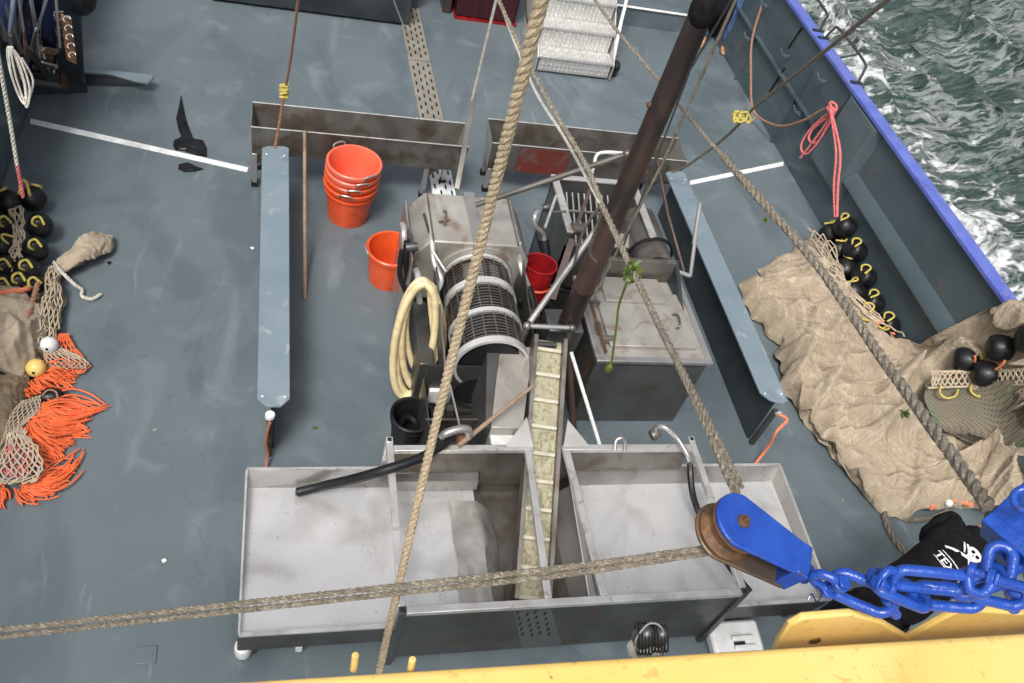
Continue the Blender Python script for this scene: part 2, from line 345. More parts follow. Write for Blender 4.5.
# water
STREAK = 65
def water_mat():
    m = bpy.data.materials.new('sea water'); m.use_nodes = True; nt = m.node_tree; N = nt.nodes; L = nt.links
    b = N['Principled BSDF']; b.inputs['IOR'].default_value = 1.4
    g = N.new('ShaderNodeNewGeometry')
    def nz(vec, s, det=6, dist=0., rough=.55):
        n = N.new('ShaderNodeTexNoise'); n.inputs['Scale'].default_value = s; n.inputs['Detail'].default_value = det; n.inputs['Distortion'].default_value = dist; n.inputs['Roughness'].default_value = rough
        L.new(vec, n.inputs['Vector']); return n.outputs[0]
    def math_(op, a, b_=None, clamp=False):
        x = N.new('ShaderNodeMath'); x.operation = op; x.use_clamp = clamp
        for i, c in enumerate((a, b_)):
            if c is None: continue
            if hasattr(c, 'is_linked'): L.new(c, x.inputs[i])
            else: x.inputs[i].default_value = c
        return x.outputs[0]
    def mr(v, a, b_, c=0., d=1.):
        r = N.new('ShaderNodeMapRange'); r.interpolation_type = 'SMOOTHSTEP'
        for k, q in (('From Min', a), ('From Max', b_), ('To Min', c), ('To Max', d)): r.inputs[k].default_value = q
        L.new(v, r.inputs['Value']); return r.outputs[0]
    mp = N.new('ShaderNodeMapping'); mp.inputs['Rotation'].default_value = (0,0,math.radians(65)); mp.inputs["Scale"].default_value = (.55, 1.1, 1)
    L.new(g.outputs['Position'], mp.inputs[0])
    sep = N.new('ShaderNodeSeparateXYZ'); L.new(g.outputs['Position'], sep.inputs[0])
    near = mr(sep.outputs['X'], 7.5, 12.5, 1., 0.)
    aft = mr(sep.outputs['Y'], 13., 5., 0., 1.)
    band = mr(nz(mp.outputs[0], .35, 2), .42, .62)
    thr = math_('ADD', math_('MULTIPLY', near, .235), math_('MULTIPLY', math_('MULTIPLY', aft, band), .07))
    lace = nz(mp.outputs[0], 2.3, 9, .9, .68)
    vo = N.new('ShaderNodeTexVoronoi'); vo.feature = 'DISTANCE_TO_EDGE'; vo.inputs['Scale'].default_value = 2.2
    wp = N.new('ShaderNodeMixRGB'); wp.blend_type = 'ADD'; wp.inputs[0].default_value = .5
    nn = N.new('ShaderNodeTexNoise'); nn.inputs['Scale'].default_value = 3; nn.inputs['Detail'].default_value = 5; L.new(mp.outputs[0], nn.inputs['Vector'])
    L.new(mp.outputs[0], wp.inputs[1]); L.new(nn.outputs['Color'], wp.inputs[2]); L.new(wp.outputs[0], vo.inputs['Vector'])
    cell = mr(vo.outputs['Distance'], .0, .14, .12, 0.)
    f = math_('ADD', math_('ADD', lace, thr), cell)
    foam = mr(f, .64, .80)
    mp3 = N.new('ShaderNodeMapping'); mp3.inputs['Rotation'].default_value = (0,0,math.radians(STREAK)); mp3.inputs['Scale'].default_value = (.42, 2.6, 1)
    wq = N.new('ShaderNodeMixRGB'); wq.blend_type = 'ADD'; wq.inputs[0].default_value = .35; L.new(g.outputs['Position'], wq.inputs[1]); L.new(nn.outputs['Color'], wq.inputs[2])
    L.new(wq.outputs[0], mp3.inputs[0])
    rn = nz(mp3.outputs[0], 2.4, 8, .35, .60)
    rid = math_('SUBTRACT', 1., math_('MULTIPLY', math_('ABSOLUTE', math_('SUBTRACT', rn, .5)), 9.))
    streak = math_('MULTIPLY', mr(rid, .15, 1.), mr(nz(g.outputs['Position'], .7, 4), .38, .62, .05, .34))
    foam = math_('MULTIPLY', foam, mr(nz(g.outputs['Position'], 9, 6), .25, .6, .45, 1.))
    foam = math_('MAXIMUM', foam, streak)
    mx = N.new('ShaderNodeMix'); mx.data_type = 'RGBA'; L.new(foam, mx.inputs[0])
    c0 = N.new('ShaderNodeMix'); c0.data_type = 'RGBA'; L.new(nz(g.outputs['Position'], .8, 3), c0.inputs[0])
    c0.inputs[6].default_value = (.010,.030,.026,1); c0.inputs[7].default_value = (.035,.068,.058,1)
    L.new(c0.outputs[2], mx.inputs[6]); mx.inputs[7].default_value = (.74,.77,.78,1)
    L.new(mx.outputs[2], b.inputs['Base Color'])
    rr = mr(foam, 0, 1, .07, .7); L.new(rr, b.inputs['Roughness'])
    bp = N.new('ShaderNodeBump'); bp.inputs['Strength'].default_value = 1.; bp.inputs['Distance'].default_value = .16
    mp2 = N.new('ShaderNodeMapping'); mp2.inputs["Rotation"].default_value = (0,0,math.radians(65)); mp2.inputs["Scale"].default_value = (.55, 1.3, 1)
    L.new(g.outputs['Position'], mp2.inputs[0])
    h = math_('ADD', nz(mp2.outputs[0], 3.2, 7, .5, .6), math_('ADD', math_('MULTIPLY', foam, .15), math_('MULTIPLY', rid, .05)))
    L.new(h, bp.inputs['Height']); L.new(bp.outputs[0], b.inputs['Normal'])
    return m

# ================================================================ SETTING
def axis_vals(a, b, st, far, growth=1.25):
    v = list(np.arange(a, b, st)); s_ = st; x = v[-1]
    while x < far: s_ *= growth; x += s_; v.append(x)
    s_ = st; x = v[0]; L_ = []
    while x > -far: s_ *= growth; x -= s_; L_.append(x)
    return np.array(L_[::-1]+v)
xs = axis_vals(5.5, 24, .095, 600); ys = axis_vals(1, 24, .095, 600)
GX, GY = np.meshgrid(xs, ys); Z = np.zeros_like(GX); DX = np.zeros_like(GX); DY = np.zeros_like(GX)
rng = np.random.RandomState(3)
for i in range(70):
    lam = .45*(1.047**i)*1.0; lam = .45 + 5.5*(i/70)**2.0; th = math.radians(25) + rng.normal(0, .5); k = 2*math.pi/lam
    a = .021*lam**.9*rng.uniform(.5, 1.3); a = min(a, .040)
    ph = rng.uniform(0, 6.28); q = k*(GX*math.cos(th)+GY*math.sin(th))+ph
    Z += a*np.cos(q); DX -= a*.9*np.sin(q)*math.cos(th); DY -= a*.9*np.sin(q)*math.sin(th)
fade = np.clip(1-(np.hypot(np.maximum(0, GX-24), np.maximum(0, GY-24))/60), 0, 1)
fade *= 1-np.clip((-GX+2)/8, 0, 1)*1.0
WL = -1.35
nxp, nyp = len(xs), len(ys); wb = MB()
wb.v = [V(p) for p in np.stack([GX+DX*fade, GY+DY*fade, WL+Z*fade], -1).reshape(-1, 3).tolist()]
wb.f = [(j*nxp+i, j*nxp+i+1, (j+1)*nxp+i+1, (j+1)*nxp+i) for j in range(nyp-1) for i in range(nxp-1)]
mesh('water', wb, water_mat(), kind='structure', sharp=180)

# deck: hull follows, gunwale line
DXL, DXR = -2.1, 5.55
dk = MB(); dk.box((DXL-.02, -3.0, -.15), (DXR+.02, 14.5, 0)); mesh('deck', dk, M_['deck'], kind='structure')
rd = MB(); rd.box((3.78, 9.92, .0), (DXR-.01, 14.4, .24)); mesh('raised_deck', rd, M_['deck'], kind='structure', bevel=.006)
def stripe(pts): return MB().plate([V((p.x, p.y, .004)) for p in pts], .004)
mesh('deck_marking', stripe([P(31,119), P(248.5,168), P(247,172.5), P(30,124)]), M_['white'], kind='structure')
mesh('deck_marking', stripe([P(690,181), P(783,162), P(783.5,166), P(689,185.5)]), M_['white'], kind='structure')
e0, e1 = P(618,12.5,.24), P(683,19.5,.24)
mesh('deck_marking', MB().box((3.80, 9.90, .242), (DXR-.3, 9.95, .248)), M_['white'], kind='structure')
mesh('hull', MB().loft([(DXR+.13,-3,-.3),(DXR+.02,-3,-3),(DXR+.02,14.5,-3),(DXR+.13,14.5,-.3)][::-1], [(DXL-.13,-3,-.3),(DXL-.02,-3,-3),(DXL-.02,14.5,-3),(DXL-.13,14.5,-.3)][::-1]), M_['darkpaint'], kind='structure')

# ---- bulwarks
BZ = 1.23
def bulwark(xin, s, label, y0, y1, full):
    t = thing('bulwark', label, 'bulwark', (xin, 5, 0))
    mesh('panel', MB().box((min(xin, xin+s*.02)-.0, y0, -.3), (max(xin, xin+s*.02), y1, BZ-.03)), M_['bulwark'], t)
    # cap rail
    mesh('cap_rail', MB().loft([(xin-s*.05,y0,BZ-.03),(xin+s*.085,y0,BZ-.03),(xin+s*.085,y0,BZ+.02),(xin-s*.05,y0,BZ+.02)], [(xin-s*.05,y1,BZ-.03),(xin+s*.085,y1,BZ-.03),(xin+s*.085,y1,BZ+.02),(xin-s*.05,y1,BZ+.02)]), M_['railblue'], t, bevel=.012)
    # hollow box stringer: sloped ledge
    zt, zb, dp = .73, .55, .085
    if full: mesh('stringer', MB().loft([(xin,y0,zb),(xin-s*dp,y0,zb+.03),(xin-s*dp,y0,zb+.06),(xin,y0,zt)], [(xin,6.15,zb),(xin-s*dp,6.15,zb+.03),(xin-s*dp,6.15,zb+.06),(xin,6.15,zt)]), M_['bulwark'], t, bevel=.006)
    if full: mesh('stringer', MB().box((min(xin,xin-s*.05), 6.7, .60), (max(xin,xin-s*.05), y1, .62)), M_['bulwark'], t)
    for yy in ((7.6, 8.9, 10.3, 11.8) if full else ()):
        mesh('frame_bracket', MB().loft([(xin,yy-.008,0),(xin-s*.05,yy-.008,0),(xin-s*.025,yy-.008,1.15),(xin,yy-.008,1.15)], [(xin,yy+.008,0),(xin-s*.05,yy+.008,0),(xin-s*.025,yy+.008,1.15),(xin,yy+.008,1.15)]), M_['bulwark'], t)
    return t
bR = bulwark(DXR, 1, 'dark grey-green steel bulwark with bright blue cap rail, beside the sea', -3, 14.3, True)
bL = bulwark(DXL, -1, 'dark steel bulwark at the left edge of the picture, beside black floats', -3, 14.3, False)
# thickened pad by the cleat, cleats, freeing slots, handrails
mesh('mooring_pad', MB().loft([(DXR-.12,6.2,.45),(DXR-.12,6.75,.45),(DXR,6.85,.3),(DXR,6.1,.3)], [(DXR-.05,6.2,1.18),(DXR-.05,6.75,1.18),(DXR,6.85,1.2),(DXR,6.1,1.2)]), M_['bulwark'], bR, bevel=.008)
for px, py in ((785,55),(822,80),(798,112),(748,38),(765,5)):
    c = PX(px, py, DXR-.06)
    k = mesh('cleat', MB().tube([c+V((.05,-.02,0)), c+V((-.02,0,0))], .014, 8).tube([c+V((-.02,-.10,.015)), c+V((-.03,0,0)), c+V((-.02,.10,.015))], .012, 8), M_['bulwark'], bR)
for (a, b) in (((785,68),(770,92)), ((802,28),(789,48))):
    mesh('slot', MB().bar(PX(*a, DXR-.004), PX(*b, DXR-.004), .012, .03, V((1,0,0))), M_['black'], bR)
for (y0_, y1_) in ((9.0, 7.9), (7.75, 6.9)):
    z0_ = BZ; xo = DXR+.05; pts = spline([(xo,y0_,z0_),(xo+.02,y0_-.03,z0_+.14),(xo+.03,y0_-.12,z0_+.2),(xo+.03,y1_+.12,z0_+.2),(xo+.02,y1_+.03,z0_+.14),(xo,y1_,z0_)], 5)
    mesh('hand_rail', MB().tube(pts, .014, 8), M_['steeldark'], bR)
for yy in (9.0, 7.9, 7.75, 6.9):
    mesh('rail_foot', MB().box((DXR-.03,yy-.02,BZ+.02),(DXR+.1,yy+.02,BZ+.035)), M_['darkpaint'], bR)
for k in range(9): # weld seams
    yy = 3.2+k*1.15
    mesh('weld_seam', MB().box((DXR-.003,yy,.0),(DXR+.002,yy+.012,.5)), M_['bulwark'], bR)

# ================================================================ TOP: stairs, strip, housing
t = thing('stairs', 'silver checker-plate aluminium steps at the top of the picture', 'stairs', (3.25, 8.5, 0))
R_, TR = .24, .225
def checker(x0, x1, a, b, nrm, dens=.05):
    mb = MB(); a, b = V(a), V(b); w_ = (b-a).length; d = (b-a).normalized(); nx = int((x1-x0)/dens*6); ny = max(4, int(w_/dens*6))
    for j in range(ny+1):
        for i in range(nx+1):
            x = x0+(x1-x0)*i/nx; v_ = w_*j/ny; cx, cv_ = x/dens, v_/dens; ix, iv = math.floor(cx), math.floor(cv_); lx, lv = cx-ix-.5, cv_-iv-.5
            s_ = 1 if (ix+iv) % 2 else -1; al = (lx+s_*lv)*.707; ac = (lx-s_*lv)*.707; h = max(0, 1-(al/.42)**2-(ac/.16)**2)
            c = a+d*v_; mb.v.append(V((x, c.y, c.z))+nrm*(.002+.006*min(1, h*1.6)))
    mb.f = [(j*(nx+1)+i, j*(nx+1)+i+1, (j+1)*(nx+1)+i+1, (j+1)*(nx+1)+i) for j in range(ny) for i in range(nx)]
    return mb
for k in range(5):
    y0 = 8.49+TR*k; z1 = .225+R_*k
    st = mesh('step', MB().box((2.80, y0, z1-.03), (3.70, y0+TR+.03, z1)).box((2.82, y0+.02, z1-R_-.01 if k else .03), (3.68, y0+.03, z1-.03)), M_['alu'], t, bevel=.004)
    mesh('tread', checker(2.81, 3.69, (0,y0+.01,z1), (0,y0+TR-.01,z1), V((0,0,1))), M_['alu'], st, sharp=5)
    mesh('riser', checker(2.83, 3.67, (0,y0+.0195,z1-R_+.005 if k else .04), (0,y0+.0195,z1-.035), V((0,-1,0))), M_['alu'], st, sharp=5)
for xx in (2.79, 3.71):
    mesh('side_panel', MB().plate([(xx,8.5,.02),(xx,8.5,.2),(xx,9.6,1.2),(xx,9.6,.6),(xx,9.3,.02)], .012), M_['alu'], t)
ha, hb = PY(613,61,8.62), PY(628,-12,9.3)
mesh('hand_rail', MB().tube(spline([ha, ha.lerp(hb,.5), hb, hb+V((0,.6,.5))], 6), .022, 10), M_['white'], t)
hc = P(614,66,.12)
mesh('castor', MB().lathe([(.0,-.03),(.06,-.03),(.07,0),(.06,.03),(0,.03)], axis_m(hc+V((.02,0,0)), (1,.2,0)), 20).box((hc.x-.03,hc.y-.06,.02),(hc.x+.04,hc.y+.03,.1)), M_['black'], t)

def perforated(A, B, wd, rows, cols, sl=.078, sw=.013, th=.02):
    A, B = V(A), V(B); t_ = (B-A).normalized(); n = V((0,0,1)); x = t_.cross(n); L_ = (B-A).length
    pl = MB().bar(A, B, wd, th, n); holes = MB()
    for j in range(rows):
        for i in range(cols):
            c = A + t_*(L_*(j+.5 + (.5 if i % 2 else 0)*.9)/(rows+.6)) + x*(wd*((i+.5)/cols-.5)*.92) + n*(th/2+.0012)
            m_ = axis_m(c, n, t_); pts = []
            for q in range(10):
                a = 2*math.pi*q/10; pts.append(m_ @ V((sl/2*math.cos(a)*1.0, sw*.75*math.sin(a), 0)))
            holes.plate(pts, .0016, n)
    return pl, holes
t = thing('cable_cover', 'pale slotted steel cover plate running along the deck above the trough', 'cover plate', P(430,60))
a, b = P(404,-12,.01), P(441,165,.01)
seg = [(0,.47),(.475,.80),(.805,1)]
for u0, u1 in seg:
    pl, ho = perforated(a.lerp(b,u0), a.lerp(b,u1), .245, int(24*(u1-u0)), 4)
    mesh2('plate', [pl, ho], [M_['perf'], M_['black']], t)
t = thing('cover_plate', 'short white slotted plate on the deck between the two troughs and the drum', 'cover plate', P(442,180))
pl, ho = perforated(P(439,168,.012), P(446,205,.012), .22, 3, 4)
mesh2('plate', [pl, ho], [M_['white'], M_['black']], t)

# dark housings at top edge
t = thing('winch_housing', 'dark red steel housing at the top edge beside the steps', 'housing', P(480,18))
a = P(455,19); b = P(503,22)
mesh('body', MB().box((a.x, a.y+.02, .03), (2.72, a.y+1.5, 1.4)), M_['redsteel'], t, bevel=.02)
mesh('base', MB().box((a.x-.01, a.y, .0), (2.74, a.y+1.5, .03)), M_['redbase'], t)
for k in range(4):
    mesh('rib', MB().box((a.x+.03+k*.12, a.y+.0, .06), (a.x+.055+k*.12, a.y+.02, 1.3)), M_['redsteel'], t)
t = thing('net_drum', 'black machinery with a large drum across the top edge above the troughs', 'winch', P(400,5))
a = P(452,14)
mesh('support_leg', MB().box((a.x-.12, a.y+.0, 0), (a.x-.02, a.y+.5, 1.4)), M_['steeldark'], t, bevel=.01)
mesh('support_leg', MB().box((a.x-.55, a.y-.02, 0), (a.x-.42, a.y+.5, 1.4)), M_['darkpaint'], t, bevel=.01)
mesh('bed', MB().box((-.75, 9.15, .03), (a.x-.56, 10.2, .35)), M_['darkpaint'], t, bevel=.01)
mesh('drum', MB().lathe([(0,-1.4),(.55,-1.4),(.55,-1.36),(.32,-1.34),(.32,1.34),(.55,1.36),(.55,1.4),(0,1.4)], axis_m((.6,10.5,1.1),(1,0,0)), 32), M_['rubber'], t)
mesh('rope_winding', MB().rope([V((.6-1.3+2.6*i/400, 10.5+.34*math.cos(i*.25), 1.1+.34*math.sin(i*.25))) for i in range(401)], .02, 8), M_['whiterope'], t)

# ================================================================ troughs
def trough(name_label, x0, x1, yf, yb, zt, zb, ft, mats, extra):
    t = thing('trough', name_label, 'trough', ((x0+x1)/2, yf, 0), 'stainless troughs in front of the steps')
    k = .03
    def pl(nm, pts, m=M_['steel']): return mesh(nm, MB().plate(pts, .005), m, t)
    A = [V((x0,yf,zt)), V((x1,yf,zt)), V((x1,yb,zt+.02)), V((x0,yb,zt+.02))]
    B = [V((x0+k*.3,yf+.005,zb)), V((x1-k,yf+.005,zb)), V((x1-k*2,yb-.07,zb)), V((x0+k,yb-.07,zb))]
    pl('front_panel', [A[0],A[1],B[1],B[0]], M_['steeldirty']); pl('back_panel', [A[2],A[3],B[3],B[2]], M_['steeldirty'])
    pl('end_panel', [A[0],A[3],B[3],B[0]]); pl('end_panel', [A[1],A[2],B[2],B[1]]); pl('floor', B, M_['steeldirty'])
    mesh('rim', MB().tube(A, .006, 6, closed=True), M_['framealu'], t)
    for xx, yy in ft:
        lg = mesh('leg', MB().box((xx-.022,yy-.022,.04),(xx+.022,yy+.022,zb)), M_['steel'], t, bevel=.004)
        mesh('foot', MB().box((xx-.028,yy-.028,0),(xx+.028,yy+.028,.045)), M_['rubber'], lg)
        mesh('gusset', MB().plate([(xx+.02,yy,zb),(xx+.14,yy,zb),(xx+.02,yy,zb-.12)], .006), M_['steeldirty'], t)
    return t
t = trough('long stainless trough behind the orange bucket stack', -.22, 1.61, 6.10, 6.42, .62, .35, ((-.19,6.12),(1.28,6.14),(-.17,6.36),(1.5,6.36)), None, None)
t = trough('stainless trough with red section on its front, crossed by the dark mast', 1.86, 3.80, 6.28, 6.62, .56, .27, ((1.90,6.30),(3.5,6.32),(1.92,6.55),(3.6,6.55)), None, None)
mesh('red_patch', MB().box((2.13,6.272,.27),(2.62,6.276,.54)), M_['redpanel'], t, label='red section of the front panel')  # thin red section laid over part of the front panel
# ---- pole leaning at trough
mesh('pole', MB().tube([P(305,300,.0), PY(304.5,133,6.06)+V((0,0,.02))], [.016,.014], 8), M_['wood'], label='thin upright pole leaning on the trough beside the painted board', cat='pole')

# ================================================================ guard boards
def board(label, tl, tr, br, bl, z, ch, grp='painted T-shaped boards dividing the deck'):
    TL, TR_, BR, BL = [P(*q, z) for q in (tl, tr, br, bl)]
    c = (TL+TR_+BR+BL)/4; t = thing('deck_divider', label, 'divider', (c.x, c.y, 0), grp)
    ax = ((BL+BR)/2-(TL+TR_)/2).normalized()
    def cham(A, B, a):  # chamfered end
        return [A-a*ch, A+(B-A)*.28, B+(A-B)*.28, B-a*ch]
    poly = cham(BR, BL, ax) + [TL+ax*ch*.4, TL+(TR_-TL)*.2, TR_+(TL-TR_)*.2, TR_+ax*ch*.4]
    mesh('top_board', MB().plate(poly, .022, V((0,0,1))), M_['lidpaint'], t, bevel=.005)
    m0, m1 = (TL+TR_)/2+ax*.06, (BL+BR)/2-ax*.015
    mesh('web', MB().loft([V((m0.x-.012,m0.y,0)),V((m0.x+.012,m0.y,0)),V((m1.x+.012,m1.y,0)),V((m1.x-.012,m1.y,0))], [V((m0.x-.012,m0.y,z-.011)),V((m0.x+.012,m0.y,z-.011)),V((m1.x+.012,m1.y,z-.011)),V((m1.x-.012,m1.y,z-.011))]), M_['darkpaint'], t)
    for q in (m1, m0):
        q = q - ax*(.06 if q is m1 else -.06)
        for s_ in (-.07, .07): mesh('screw', MB().lathe([(0,.004),(.007,.003),(.008,0)], axis_m((q.x+s_, q.y, z+.011), (0,0,1)), 8), M_['white'], t)
    return t, m0, m1
ZB = .49
tb, m0, m1 = board('long pale blue painted board between the black rag and the orange buckets', (262,147), (289,147), (290,407), (257,407), ZB, .06)
mesh('end_post', MB().tube([V((m1.x-.02,m1.y-.05,.0)), V((m1.x-.02,m1.y-.05,.44))], .02, 10), M_['rust'], tb)
mesh('end_cap', MB().lathe([(.0,.46),(.03,.455),(.032,.43),(0,.43)], axis_m((m1.x-.02,m1.y-.06,.02),(0,0,1)), 14), M_['plastic'], tb)
mesh('cord', MB().rope(spline([V((m1.x-.02,m1.y-.09,.43)),V((m1.x-.045,m1.y-.10,.25)),V((m1.x-.03,m1.y-.11,.1)),P(266,467,.03)],6), .011, 7), M_['brownrope'], tb)
tb2, m0, m1 = board('pale blue painted board with black side wall, beside the heap of netting', (665,172), (684,172), (790,407), (762,398), ZB, .05)
mesh('end_post', MB().bar(V((m1.x+.01,m1.y-.05,.0)), V((m1.x+.01,m1.y-.05,.44)), .035, .035, V((0,1,0))), M_['steeldark'], tb2)
mesh('shackle', MB().ring(V((m1.x+.02,m1.y-.08,.44)), (0,1,.3), .022, .008, 16, 6), M_['framealu'], tb2)
mesh('rope', MB().rope(spline([V((m1.x+.02,m1.y-.09,.44)), P(787,420,.42), P(776,432,.36), P(770,444,.2), P(762,455,.08), P(752,468,.03)],8), .012, 6), M_['coralrope'], label='thin coral rope hanging from the front end of the right board', cat='rope')

# ================================================================ buckets
def bucket_mesh(rb, rt, h, bands):
    th = .006; pr = [(0,.004),(rb,.004),(rb+.004,.0),(rb+.006,.012)]
    for z in bands: r = rb+(rt-rb)*z/h; pr += [(r,z-.012),(r+.012,z-.01),(r+.012,z+.004),(r+.002,z+.006)]
    pr += [(rt-.002,h-.035),(rt+.014,h-.033),(rt+.016,h-.004),(rt+.008,h+.003),(rt-.004,h),(rt-.01,h-.02),(rb-.004,.014),(0,.014)]
    return MB().lathe(pr, Matrix(), 48)
def bucket(label, c, rb, rt, h, m, group=None, name='bucket', tilt=None, ha=0.6, bands=(.30,)):
    t = thing(name, label, 'bucket', c, group); ORG[t] = V((0,0,0))
    mesh('shell', bucket_mesh(rb, rt, h, bands), m, t, sharp=30)
    for s_ in (0, math.pi):
        a = ha+s_; u = V((math.cos(a), math.sin(a), 0)); v_ = V((-u.y, u.x, 0)); b = u*(rt+.012)+V((0,0,h-.015))
        mesh('handle', MB().tube(spline([b-v_*.055, b-v_*.05+u*.012+V((0,0,.03)), b+u*.018+V((0,0,.04)), b+v_*.05+u*.012+V((0,0,.03)), b+v_*.055],5), .008, 8), M_['steel'], t)
    if tilt: t.rotation_euler = tilt
    return t
bc = V((.60, 5.80, 0))
lab = ['lowest orange bucket of the stack, its full body resting on deck', 'second orange bucket from the bottom of the stack, only its rim showing', 'third orange bucket from the bottom of the stack, only its rim showing', 'topmost faded orange bucket of the stack, seen into its open mouth']
for k in range(4):
    bucket(lab[k], bc+V((.003*k,.002*k,.066*k+.0)), .165, .215, .385, M_['orange'] if k < 2 else M_['orangefaded'], 'stacked orange buckets', ha=1.35+.25*k)
bucket('single orange bucket standing against the stainless hood of the drum', V((.90, 5.05, 0)), .15, .19, .34, M_['orange'], ha=.2)
bb = V((.93, 3.42, 0))
tbk = thing('bucket', 'black round bucket standing open behind the sorting frame', 'bucket', bb); ORG[tbk] = V((0,0,0))
mesh('shell', bucket_mesh(.105, .135, .33, (.26,)), M_['rubber'], tbk, sharp=30)
mesh('inner_hose', MB().tube(spline([(-.08,.02,.05),(-.03,.06,.2),(.03,.0,.24),(.07,-.04,.1)],6), .02, 8), M_['rubber'], tbk)
# ================================================================ rotary drum washer
t = thing('drum_sieve', 'stainless rotary drum sieve with slotted barrel and square hood', 'fish sieve', (1.4, 4.1, 0))
x0, x1, y0, y1, zt = 1.05, 1.71, 4.43, 4.96, 1.0
prof = [(x0-.12,.42),(x0-.10,.86),(x0,zt),(x1,zt),(x1+.09,.86),(x1+.11,.42)]
hd = mesh('hood', MB().loft([V((a, y0, b)) for a, b in prof], [V((a, y1, b)) for a, b in prof]), M_['lid'], t, bevel=.012)
mesh('strap', MB().bar((1.40,y0-.012,zt+.014),(1.385,y1+.01,zt+.014),.085,.028).bar((1.40,y0-.012,zt+.02),(1.40,y0-.012,.86),.085,.02, V((0,1,0))), M_['steel'], hd, bevel=.004)
mesh('handle', MB().tube(spline([V((1.17,4.60,zt)),V((1.165,4.62,zt+.04)),V((1.18,4.70,zt+.045)),V((1.175,4.76,zt))],6), .009, 8), M_['steeldirty'], hd)
mesh('handle', MB().tube([V((1.13,4.63,zt+.006)),V((1.21,4.66,zt+.006))], .008, 8), M_['rust'], hd)
for xx in (x0+.03, x1-.03):
    for yy in (y0+.03, y1-.03): mesh('bolt', MB().lathe([(0,.008),(.010,.006),(.012,0)], axis_m((xx,yy,zt),(0,0,1)), 6), M_['steel'], hd)
mesh('fold', MB().bar((x0+.02,y0,zt+.003),(x0+.02,y1,zt+.003),.012,.008).bar((x1-.02,y0,zt+.003),(x1-.02,y1,zt+.003),.012,.008), M_['steeldirty'], hd)
sp_ = mesh('side_plate', MB().plate([(.93,4.35,.88),(.93,5.0,.88),(.93,5.0,.05),(.93,4.2,.05)], .012), M_['steel'], t)
mesh('grip', MB().bar((.915,4.40,.96),(.915,4.62,.93),.03,.02), M_['steeldirty'], sp_)
DC = V((1.435, 0, .67)); Y0, Y1, RD = 3.60, 4.42, .25
def dm(y): return axis_m((DC.x, y, DC.z-.0), (0,-1,0))
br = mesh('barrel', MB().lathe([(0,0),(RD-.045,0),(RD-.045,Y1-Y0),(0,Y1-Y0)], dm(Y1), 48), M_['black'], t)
wires = MB()
ny = 30
for k in range(ny):
    y = Y0+.02+(Y1-Y0-.04)*k/(ny-1); wires.lathe([(RD-.006,-.0034),(RD,-.0034),(RD,.0034),(RD-.006,.0034),(RD-.006,-.0034)], dm(y), 40)
for k in range(20):
    a = 2*math.pi*k/20; p = V((DC.x+(RD+.003)*math.cos(a), 0, DC.z+(RD+.003)*math.sin(a)))
    wires.bar(V((p.x,Y0,p.z)), V((p.x,Y1,p.z)), .0075, .005, V((math.cos(a),0,math.sin(a))))
mesh('sieve_bars', wires, M_['steeldirty'], br)
for y, wd in ((3.60,.05),(3.87,.035),(4.15,.055),(4.40,.03)):
    mesh('band', MB().lathe([(RD-.01,-wd/2),(RD+.012,-wd/2),(RD+.012,wd/2),(RD-.01,wd/2)], dm(y), 48), M_['steelclean'], br)
for a in (1.15, 1.75, 2.1):
    pp = V((DC.x+(RD-.04)*math.cos(a), 4.28, DC.z+(RD-.04)*math.sin(a))); n_ = V((math.cos(a),0,math.sin(a)))
    mesh('inner_patch', MB().bar(pp-V((0,.08,0)), pp+V((0,.09,0)), .07, .006, n_), M_['lid'], br)
mesh('collar', MB().lathe([(RD+.02,0),(RD+.055,0),(RD+.055,.03),(RD+.02,.03),(RD+.02,0)], dm(4.44), 48, ), M_['lid'], t)
mesh('frame_plate', MB().plate([(1.09,4.4,.92),(1.15,4.4,.45),(1.15,3.3,.30),(1.10,3.3,.55),(1.10,3.55,.74)], .012), M_['steeldark'], t)
mesh('frame_plate', MB().plate([(1.75,4.4,.88),(1.75,4.4,.45),(1.75,3.5,.35),(1.75,3.5,.7)], .012), M_['steeldark'], t)
for xx, yy in ((1.0,4.9),(1.75,4.9),(1.15,3.35),(1.68,3.4)): mesh('leg', MB().box((xx-.025,yy-.025,0),(xx+.025,yy+.025,.5)), M_['steeldark'], t)
mesh('motor', MB().lathe([(0,0),(.07,0),(.08,.02),(.08,.2),(.05,.22),(0,.22)], axis_m((1.84,4.2,.55),(0,1,0)), 20), M_['steeldark'], t)
# discharge hopper under barrel
bx = MB()
for pts in ([(1.0,3.02,.50),(1.5,3.02,.50),(1.5,3.02,.1),(1.0,3.02,.1)], [(1.0,3.02,.50),(1.0,3.6,.5),(1.0,3.6,.1),(1.0,3.02,.1)], [(1.0,3.58,.66),(1.66,3.58,.66),(1.66,3.58,.1),(1.0,3.58,.1)], [(1.0,3.02,.12),(1.66,3.02,.12),(1.66,3.6,.12),(1.0,3.6,.12)]): bx.plate(pts, .008)
mesh('hopper', bx, M_['steeldark'], t)
mesh('outlet_hole', MB().lathe([(0,.0),(.12,.0),(.135,.012),(.135,-.02)], axis_m((1.36,3.56,.40),(0,-1,.1)), 28), M_['black'], t)
mesh('cross_bar', MB().bar((.98,3.25,.50),(1.50,3.25,.50),.012,.012), M_['steeldirty'], t)
cf = [(500,345),(533,347),(526,421),(494,420)]
A = [P(*p, .78) for p in cf]; B = [P(*p, .74) + V((0,0,-.0)) for p in cf]
ch = mesh('chute_cover', MB().loft([V((p.x,p.y,.40)) for p in A], [V((p.x,p.y,.78 if i < 2 else .70)) for i, p in enumerate(A)]), M_['lid'], t, bevel=.006)
